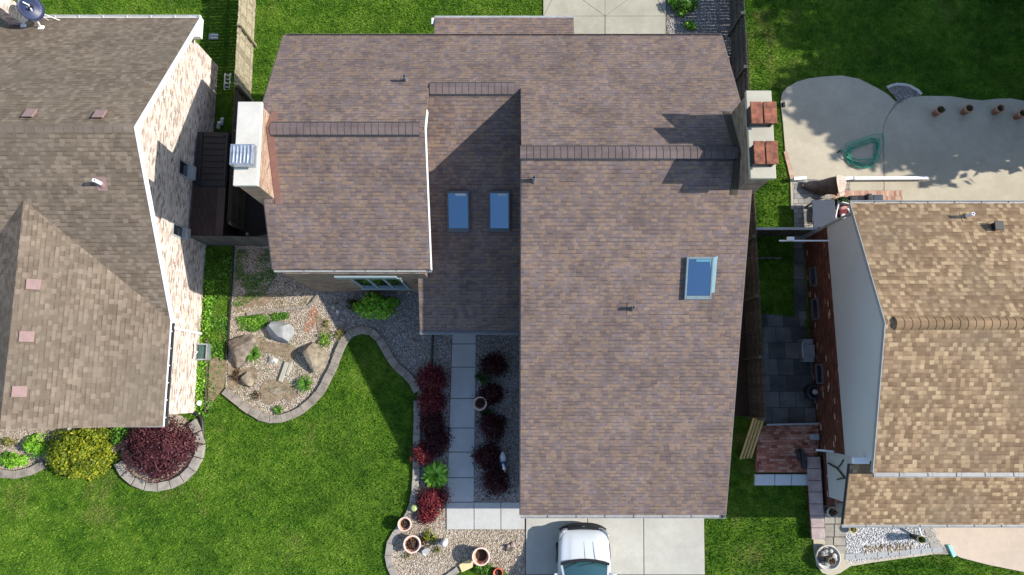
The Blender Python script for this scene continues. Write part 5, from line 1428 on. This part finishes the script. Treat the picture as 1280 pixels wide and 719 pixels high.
shrub(439, 381, 7, .3, 'leaf_dark', 'small dark green tuft left of the bright green shrub', n=160, size=.09, seed=6)
shrub(424.5, 417.5, 8, .25, 'leaf_straw', 'small yellowish plant where the kerb turns north', n=160, size=.07, seed=7)
shrub(406, 424, 8, .25, 'leaf_lime', 'small yellow green plant right of the long tan boulder', n=160, size=.08, rypx=12, seed=8)
shrub(408, 405, 6, .2, 'leaf_straw', 'tiny yellowish plant above the long tan boulder', n=90, size=.06, seed=9, cat='plant', name='small_plant')
spiky(316.5, 443, 11, .35, 'leaf_green', 'grassy green tuft right of the craggy brown boulder', n=110, w=9, seed=10)
spiky(381, 480, 12, .35, 'leaf_green', 'grassy green tuft below the long tan boulder', n=100, w=10, seed=11)
spiky(348, 513, 7, .2, 'leaf_green', 'small green tuft at the lowest bend of the rock garden kerb', n=60, w=8, seed=12)
shrub(321, 495, 7, .2, 'leaf_brown', 'small dead brown plant near the lower left kerb of the rock garden', n=130, size=.06, seed=13, cat='plant', name='dead_plant')
shrub(297, 470, 9, .22, 'leaf_brown', 'dead brown plant left of the small tan rock', n=170, size=.07, seed=14, cat='plant', name='dead_plant')
shrub(537, 672, 9, .3, 'leaf_yellow', 'yellow green plant between the wide pot and the white statue', n=260, size=.07, seed=15, cat='plant', name='small_plant')
shrub(528.5, 676, 7, .3, 'leaf_brown', 'reddish brown plant touching the yellow green one by the wide pot', n=160, size=.06, seed=16, cat='plant', name='small_plant')
shrub(547, 687, 5, .2, 'leaf_yellow', 'tiny yellow green plant below the white statue', n=90, size=.05, seed=17, cat='plant', name='small_plant')
shrub(509, 694, 7, .15, 'leaf_straw', 'sparse greenish plant below the wide terracotta pot', n=70, size=.05, seed=18, cat='plant', name='small_plant')
shrub(603, 712, 14, .3, 'leaf_green', 'dense green plant at the bottom edge below the large lone pot', n=500, size=.07, rypx=9, seed=19, cat='plant', name='small_plant')
# left neighbour's front bed
shrub(97, 566, 46, 1.05, 'leaf_yellow', 'big yellow green shrub in front of the left house', n=12000, size=.11, rypx=34, blobs=90, seed=21, spread=.27)
shrub(148, 545, 13, .5, 'leaf_green', 'green shrub between the yellow shrub and the purple maple', n=900, size=.09, rypx=18, seed=22)
shrub(44, 558, 17, .55, 'leaf_lime', 'light green shrub left of the big yellow green shrub', n=1300, size=.09, rypx=15, seed=23)
shrub(18, 577, 16, .4, 'leaf_lime', 'light green low plant by the short stone curve at the left edge', n=1000, size=.09, rypx=10, seed=24)
shrub(0, 574, 12, .4, 'leaf_green', 'light green plant cut by the left edge of the photo', n=700, size=.09, rypx=10, seed=25)
shrub(10, 553, 12, .3, 'leaf_straw', 'pale thin plant on the gravel at the left edge', n=260, size=.07, rypx=7, seed=26)
# purple weeping maple
c = P(196, 559, .5); r = root('maple_tree', 'low spreading purple red maple inside the round ring of stones', 'tree', (c.x, c.y, 0))
crown(r, 'crown', M['leaf_maple'], 1.5, 1.3, 1.1, 17000, .1, 90, .05, 77, 2.4, .3)
mb = MB(); mb.tube([(0, 0, -.05), (.03, .02, .35), (-.02, .04, .6)], [.07, .06, .045], 8)
rs = random.Random(9)
for i in range(9):
    a_ = i * .7; mb.tube([(0, .02, .45), (math.cos(a_) * .5, math.sin(a_) * .45, .85), (math.cos(a_) * 1.0, math.sin(a_) * .9, .6)], [.035, .025, .01], 6)
mb.build('trunk', M['bark'], r, local=True)
# back bed by the grey fence
shrub(857, 6, 15, .6, 'leaf_green', 'green shrub in the back gravel at the top edge of the photo', n=1100, size=.1, rypx=14, seed=30)
shrub(842, 2, 7, .5, 'leaf_lime', 'small light green shrub beside the back slab at the top edge', n=400, size=.09, seed=31)
shrub(862, 32, 8, .35, 'leaf_lime', 'small light green plant on the back gravel close to the roof edge', n=450, size=.09, seed=32)

# ================================================================== RIGHT NEIGHBOUR'S YARD
# garden hose in a loose coil
def hosept(a_, rx_, ry_, cx, cy, z, skew=0): return (cx + rx_ * math.cos(a_) + skew * math.sin(a_) * .1, cy + ry_ * math.sin(a_), z)
base = [(1056, 190), (1058, 184), (1068, 180), (1080, 176.5), (1090, 173), (1098, 172.5), (1101, 177), (1100, 188), (1097, 197), (1094, 203.5), (1085, 206.5), (1070, 206), (1060, 203), (1054, 197)]
pts = []; rs = random.Random(3)
for k in range(7):
    sx_, sy_ = rs.uniform(.74, 1.1), rs.uniform(.5, 1.12); ox, oy = rs.uniform(-2, 2), rs.uniform(-3, 3)
    for i, (px, py) in enumerate(base):
        pp = P(1077 + (px - 1077) * sx_ + ox + rs.uniform(-1.3, 1.3), 190 + (py - 190) * sy_ + oy + rs.uniform(-1.3, 1.3), .1); pts.append((pp.x, pp.y, .075 + .018 * k + rs.uniform(0, .01)))
pts += [tuple(P(1052, 187, .08).xy) + (.075,), tuple(P(1050, 190, .08).xy) + (.075,)]
mb = MB(); mb.tube(smooth_path(pts, 4), .016, 6); r = mb.build('garden_hose', M['hose'], None, True); tag(r, 'bright green garden hose in a loose coil on the patio', 'hose')
mb = MB(); pp = P(1049, 189, .08); mb.tube([(pp.x - .06, pp.y - .05, .075), (pp.x + .05, pp.y + .04, .075)], .024, 8); mb.build('nozzle', M['dark'], r)
c = P(979.5, 131, .1); mb = MB(); mb.box((c.x, c.y, .1), (.1, .2, .1)); mb.box((c.x, c.y, .16), (.06, .12, .03)); tag(mb.build('garden_lamp', M['dark']), 'small dark lamp box at the rim of the patio next to the double chimney', 'lamp')
# long white rail on the ground
mb = MB()
for x0_, x1_, dy in ((992, 1008, 0), (1054, 1066, 0), (1067.5, 1160, -.5)):
    a_, b_ = P(x0_, 223.5 + dy, .3), P(x1_, 222.5, .3); mb.beam((a_.x, a_.y, .27), (b_.x, b_.y, .27), .13, .12)
    for t_ in (0.03, .5, .97): c = a_.lerp(b_, t_); mb.box((c.x, c.y, .125), (.06, .06, .15))
tag(mb.build('white_rail', M['white'], None, bevel=.012), 'long low white rail along the patio above the brick band', 'rail')
# fabric covered thing: tapered bundle with a folded cloth
c = P(1038, 233, .3); r = root('covered_bundle', 'beige cloth covered bundle lying on the patio beside the white rail', 'covered bundle', (c.x, c.y, .05))
prof = [(-1.05, .05, .10), (-.8, .16, .2), (-.45, .25, .36), (-.1, .33, .6), (.12, .36, .8), (.2, .3, .72)]
vs6 = []; fs6 = []; nn_ = 14
for i, (x_, ww, hh) in enumerate(prof):
    for k in range(nn_):
        a_ = math.pi * 2 * k / nn_; f_ = 1 + .12 * math.sin(3 * a_ + i * 1.3)
        vs6.append((x_, math.cos(a_) * ww * f_ - .12 * (x_ < -.4) + x_ * -.18, hh / 2 + math.sin(a_) * hh / 2 * f_ + .04))
for i in range(len(prof) - 1):
    for k in range(nn_): fs6.append([i * nn_ + k, i * nn_ + (k + 1) % nn_, (i + 1) * nn_ + (k + 1) % nn_, (i + 1) * nn_ + k])
fs6 += [list(range(nn_)), [(len(prof) - 1) * nn_ + k for k in range(nn_)][::-1]]
mb = MB(); mb.add(vs6, fs6); mb.build('bundle', plain('shaded_cover', (.15, .1, .075), .9, .4, 5, .4), r, True, local=True)  # brown puts the west side's shade into the beige cover
mb = MB(); mb.slab([(-.02, .3, .86), (.3, .25, .8), (.4, -.0, .78), (.34, -.3, .72), (.05, -.42, .8), (-.05, -.05, .92)], .04); mb.slab([(.1, -.32, .7), (.32, -.3, .68), (.45, -.42, .5), (.2, -.5, .55)], .03)
mb.build('cloth', M['fabric'], r, local=True, bevel=.02)
# slate coloured table
z = .78; a_, b_ = P(1014.5, 250, z), P(1046, 287, z); r = root('patio_table', 'dark blue grey patio table at the back corner of the right house', 'table', ((a_.x + b_.x) / 2, (a_.y + b_.y) / 2, .06))
mb = MB(); mb.b2(a_.x, b_.x, b_.y, a_.y, z - .04, z); mb.build('table_top', M['table_grey'], r, bevel=.03)
for sx_ in (a_.x + .08, b_.x - .08):
    for sy_ in (a_.y - .08, b_.y + .08):
        mb = MB(); mb.box((sx_, sy_, (z - .04 + .06) / 2), (.05, .05, z - .1)); mb.build('leg', M['dark'], r)
# thin chair frame left of the table
c = P(1009, 272, .3); r = root('folding_chair', 'thin dark chair frame left of the slate table', 'chair', (c.x, c.y, .06))
mb = MB(); mb.tube([(-.1, .3, .42), (.12, .28, .45), (.14, -.28, .45), (-.1, -.3, .42)], .015, 6); mb.tube([(.12, .28, 0), (.13, .28, .5)], .015, 6); mb.tube([(.14, -.28, 0), (.14, -.28, .5)], .015, 6); mb.build('frame', M['dark'], r, local=True)
mb = MB(); mb.box((.02, 0, .41), (.2, .5, .02)); mb.build('seat', M['paver_grey'], r, local=True)
# white chair with cushions
c = P(1053, 266, .5); r = root('patio_chair', 'white armchair with dark red cushion and cloth squeezed between table and gable', 'chair', (c.x, c.y, .06), rz=-.25)
mb = MB(); mb.box((0, .02, .4), (.5, .5, .04)); mb.build('seat', M['white'], r, local=True, bevel=.015)
mb = MB(); mb.box((0, .27, .62), (.52, .04, .46)); mb.build('backrest', M['white'], r, local=True, bevel=.015)
for s_ in (-1, 1):
    mb = MB(); mb.tube([(s_ * .29, .27, .66), (s_ * .31, .0, .65), (s_ * .3, -.3, .62), (s_ * .29, -.33, .4)], .03, 8); mb.build('armrest', M['white'], r, True, local=True)
    for q_ in (-1, 1):
        mb = MB(); mb.tube([(s_ * .23, q_ * .22, .39), (s_ * .26, q_ * .26, 0)], .022, 6); mb.build('leg', M['white'], r, local=True)
def pillow(name, loc, d, mat, label, cat, seed):
    bm = bmesh.new(); bmesh.ops.create_icosphere(bm, subdivisions=3, radius=1)
    for v in bm.verts:
        p = v.co; q_ = Vector([math.copysign(abs(t_) ** .6, t_) for t_ in p]); v.co = Vector((q_.x * d[0], q_.y * d[1], q_.z * d[2])) * (1 + .1 * mnoise.noise(p * 3 + Vector((seed, 0, 0))))
    me = bpy.data.meshes.new(name); bm.to_mesh(me); bm.free()
    for p in me.polygons: p.use_smooth = True
    me.materials.append(mat); o = bpy.data.objects.new(name, me); o.location = loc; o.rotation_euler = (.15, .1, -.3 + seed * .2); COL.objects.link(o); return tag(o, label, cat)
pillow('cushion', (c.x, c.y - .02, .53), (.22, .2, .09), M['cushion'], 'dark red cushion on the seat of the white armchair', 'cushion', 1)
pillow('cloth_bundle', (c.x - .03, c.y - .2, .6), (.1, .13, .06), M['white'], 'crumpled white cloth on the front of the white armchair', 'cloth', 2)
pillow('cushion', (c.x - .06, c.y + .15, .66), (.18, .07, .12), plain('cushion_pink', (.42, .22, .2), .9, .3, 9), 'pinkish cushion against the back of the white armchair', 'cushion', 3)
shrub(1050, 253, 7, .75, 'leaf_dark', 'dark leafy plant standing behind the white armchair', n=500, size=.09, seed=51)
shrub(1059, 255, 4, .6, 'leaf_dark', 'small dark plant touching the gutter corner of the right house', n=200, size=.08, seed=52)
for px, py, d_, mt, lab in ((1066, 248, (.27, .2, .2), 'black', 'small black box by the back gutter of the right house'), (1086.5, 246.5, (.18, .26, .25), 'dark', 'narrow dark box left of the blue grey tray by the back gutter'), (1096, 248, (.45, .26, .1), 'table_grey', 'blue grey tray lying on the pavers by the back gutter')):
    c = P(px, py, d_[2]); mb = MB(); mb.box((c.x, c.y, .06 + d_[2] / 2), d_); mb.box((c.x, c.y, .065 + d_[2]), (d_[0] * .7, d_[1] * .7, .02)); tag(mb.build('storage_box' if d_[2] > .15 else 'tray', M[mt], None, bevel=.02), lab, 'box' if d_[2] > .15 else 'tray')
c = P(1011, 292, .2); mb = MB(); mb.lathe((c.x, c.y, .05), [(.1, 0), (.13, .05), (.11, .18), (.06, .22)], 12); tag(mb.build('stone_pot', M['boulder_tan']), 'tan stone jar on the pavers beneath the grey gate rail', 'jar')
# alley: grey box and round hose reel
M['conc_alley2'] = plain('bin_grey', (.17, .185, .19), .6, .15, 6)
c = P(1010.5, 438, .45); r = root('storage_bin', 'pale grey bin with a curved handle against the dark red brick in the alley', 'bin', (c.x, c.y, 0))
mb = MB(); mb.box((0, 0, .24), (.4, .86, .48)); mb.build('body', M['conc_alley2'], r, local=True, bevel=.03)
mb = MB(); mb.box((0, .0, .5), (.44, .42, .035)); mb.box((0, -.25, .5), (.43, .06, .03)); mb.build('lid', M['conc_alley2'], r, local=True, bevel=.012)
mb = MB(); mb.tube([(-.22, .3, .5), (-.26, .1, .53), (-.25, -.15, .53), (-.22, -.28, .5)], .03, 8); mb.build('handle', M['gutter'], r, local=True)
c = P(1018, 490, .35); r = root('hose_reel', 'round black reel standing against the dark red brick wall in the alley', 'hose reel', (c.x, c.y, 0))
mb = MB(); mb.lathe((0, 0, 0), [(.24, 0), (.3, .08), (.3, .3), (.25, .36), (.14, .36), (.12, .3)], 24); mb.build('drum', M['black'], r, True, local=True)
mb = MB()
for i in range(3): mb.tube([(.25 * math.cos(t_), .25 * math.sin(t_), .33 + .03 * i) for t_ in np.linspace(0, 6.0, 24)], .025, 6)
mb.build('coil', M['dark'], r, local=True)
mb = MB(); mb.lathe((0.02, 0, .3), [(.1, 0), (.1, .1), (.05, .12)], 12); mb.build('hub', M['gutter'], r, local=True)
# leaning yellow boards
for i in range(4):
    lab = ['leftmost of four yellow boards leaning at the end of the shaded fence', 'second from the left of the four leaning yellow boards', 'third from the left of the four leaning yellow boards', 'rightmost of the four leaning yellow boards'][i]
    a_, b_ = P(925.5 + i * 4.2, 574 - i * .4, .05), P(942.5 + i * 4.0, 522.5 - i * .2, 1.25)
    mb = MB(); mb.beam(a_, b_, .085, .03); tag(mb.build('timber_board', M['wood_yellow'], None, bevel=.004), lab, 'board', 'leaning yellow boards')
# brick terrace odds and ends
mb = MB(); a_, b_ = P(958, 531, .3), P(1028, 529.5, .3); mb.beam(a_, b_, .06, .12); tag(mb.build('border_or_shadow_strip', M['gutter']), 'thin pale board along the top of the red brick terrace', 'board')
r = root('wall_tap', 'grey tap box on the red brick terrace next to the house wall', 'tap box', (P(1017, 546, .3).x, P(1017, 546, .3).y, .2))
mb = MB(); mb.box((0, 0, .14), (.3, .22, .26)); mb.build('body', M['gutter'], r, local=True, bevel=.02)
mb = MB(); mb.tube([(.02, -.1, .2), (.06, -.25, .24), (.06, -.3, .1)], .025, 8); mb.build('spout', M['dark'], r, local=True)
c = P(1001, 573, .3); mb = MB(); mb.slab([(-.05, .35, .3), (.06, .35, .3), (.16, -.38, .22), (.04, -.4, .22)], .28); mb.slab([(-.16, .33, .18), (-.07, .33, .18), (.0, -.1, .18), (-.1, -.1, .18)], .16); o = mb.build('planter_trough', M['dark'], None, bevel=.015); o.location = (c.x, c.y, .2); tag(o, 'dark narrow trough at the right of the red brick terrace', 'trough')
# stone topped low wall running to the street
r = root('stone_wall', 'low garden wall capped with pinkish stone slabs beside the shaded right lawn', 'wall', (P(1018, 620, .8).x, P(1018, 620, .8).y, 0))
mb = MB(); hw = .32; a_, b_ = P(1017, 571, hw), P(1023.5, 675, hw)
mb.poly([(a_.x - .2, a_.y), (a_.x + .22, a_.y), (b_.x + .2, b_.y), (b_.x - .2, b_.y)], 0, hw - .08); mb.build('wall_body', M['brick_right'], r)
n = 7
for i in range(n):
    t0, t1 = i / n, (i + 1) / n; p0, p1 = a_.lerp(b_, t0), a_.lerp(b_, t1); mb = MB()
    mb.poly([(p0.x - .25, p0.y - .008), (p0.x + .25, p0.y - .008), (p1.x + .25, p1.y + .008), (p1.x - .25, p1.y + .008)], hw - .078, hw + .0); mb.build('cap_stone', M['stone_slab'], r, bevel=.015)
mb = MB(); a_, b_ = P(1020, 562.5, 1.3), P(1056, 565, 1.5); mb.beam(a_, (rwx - .0, b_.y, 1.35), .07, .05); tag(mb.build('hand_rail', M['white']), 'white handrail between the stone capped wall and the house', 'handrail')
def onw(px, py): z = ZX(px, py, xs - .045); return P(px, py, z)
mb = MB()
mb.tube([onw(1035, 579), onw(1046, 585.5), onw(1050, 590), onw(1056, 598)], .03, 6); mb.tube([onw(1046, 585.5), onw(1051, 581), onw(1054, 575)], .025, 6); mb.tube([onw(1046, 599.5), onw(1055, 597.5)], .025, 6)
tag(mb.build('bare_branch', M['bark']), 'dark forked bare branch against the pale side wall under the porch roof corner', 'branch')
c = P(1188.5, 688, .1); mb = MB(); mb.slab([(-.12, .2, .1), (.02, .2, .1), (.18, -.2, .1), (.05, -.25, .1)], .08); o = mb.build('drain_spout', M['aqua'], None, bevel=.015); o.location = (c.x, c.y, .03); tag(o, 'small aqua coloured splash spout at the edge of the tan drive', 'splash spout')
mb = MB(); mb.tube([P(1148, 659, .5), P(1151.5, 669, .25)], .035, 8); tag(mb.build('down_pipe', M['white']), 'short white drain pipe ending beside the dark pot on white gravel', 'pipe')

# ================================================================== TREES east of the photo: they throw the shade on the right back lawn
def tree(x, y, h, rad, z0, label, seed, n=5200, size=.4, cone=0):
    r = root('shade_tree', label, 'tree', (x, y, 0), 'shade trees beyond the right edge'); rs = np.random.default_rng(seed); rr = random.Random(seed)
    mb = MB(); mb.tube([(0, 0, -.1), (.1, .05, h * .25), (.0, .1, h * .55), (.1, 0, h * .9)], [.26, .2, .14, .04], 10)
    for i in range(11):
        a_ = i * 2.4 + rr.random(); zz = h * (.2 + .06 * i); L = rad * rr.uniform(.6, .85) * (1 - .6 * max(0, (i - 5) / 6))
        e_ = Vector((math.cos(a_) * L, math.sin(a_) * L, zz + L * .3)); mb.tube([(0, .05, zz), tuple(e_ * .5 + Vector((0, 0, zz * .5 + .1))), tuple(e_)], [.1, .06, .02], 6)
    mb.build('trunk', M['bark'], r, local=True)
    nb = 60; q = unit(rs.normal(size=(nb, 3))) * rs.uniform(.35, 1, (nb, 1)) ** .5
    zz = (q[:, 2] + 1) / 2; sc = (1 - cone * np.clip(zz - .3, 0, 1))[:, None]
    cen = q * np.array([rad * .8, rad * .8, (h - z0) * .44]) * np.concatenate([sc, sc, np.ones_like(sc)], 1) + np.array([0, 0, (h + z0) / 2])
    idx = rs.integers(0, nb, n); Cc = cen[idx] + unit(rs.normal(size=(n, 3))) * rs.uniform(.2, 1, (n, 1)) * rad * .27
    nnm = unit(rs.normal(size=(n, 3)) + np.array([.4, 0, .4])); V, Fc = leaves(Cc, nnm, size, 1.4, rs)
    array_mesh('crown', V, Fc, np.clip(rs.random(n) * .8 + rs.uniform(-.15, .2, nb)[idx], 0, 1), M['leaf_green'], r)
tree(26.0, 17.2, 8.6, 4.3, 1.0, 'broad low leafy tree beyond the right edge shading the top of the back lawn', 1, 13000)
tree(25.3, 12.0, 10.6, 4.2, .6, 'leafy tree beyond the right edge shading the patio with the pots', 2, 16000, .4, .55)
tree(30.0, 16.0, 14.3, 4.4, 4.0, 'taller thin tree further out beyond the right edge', 3, 4200)
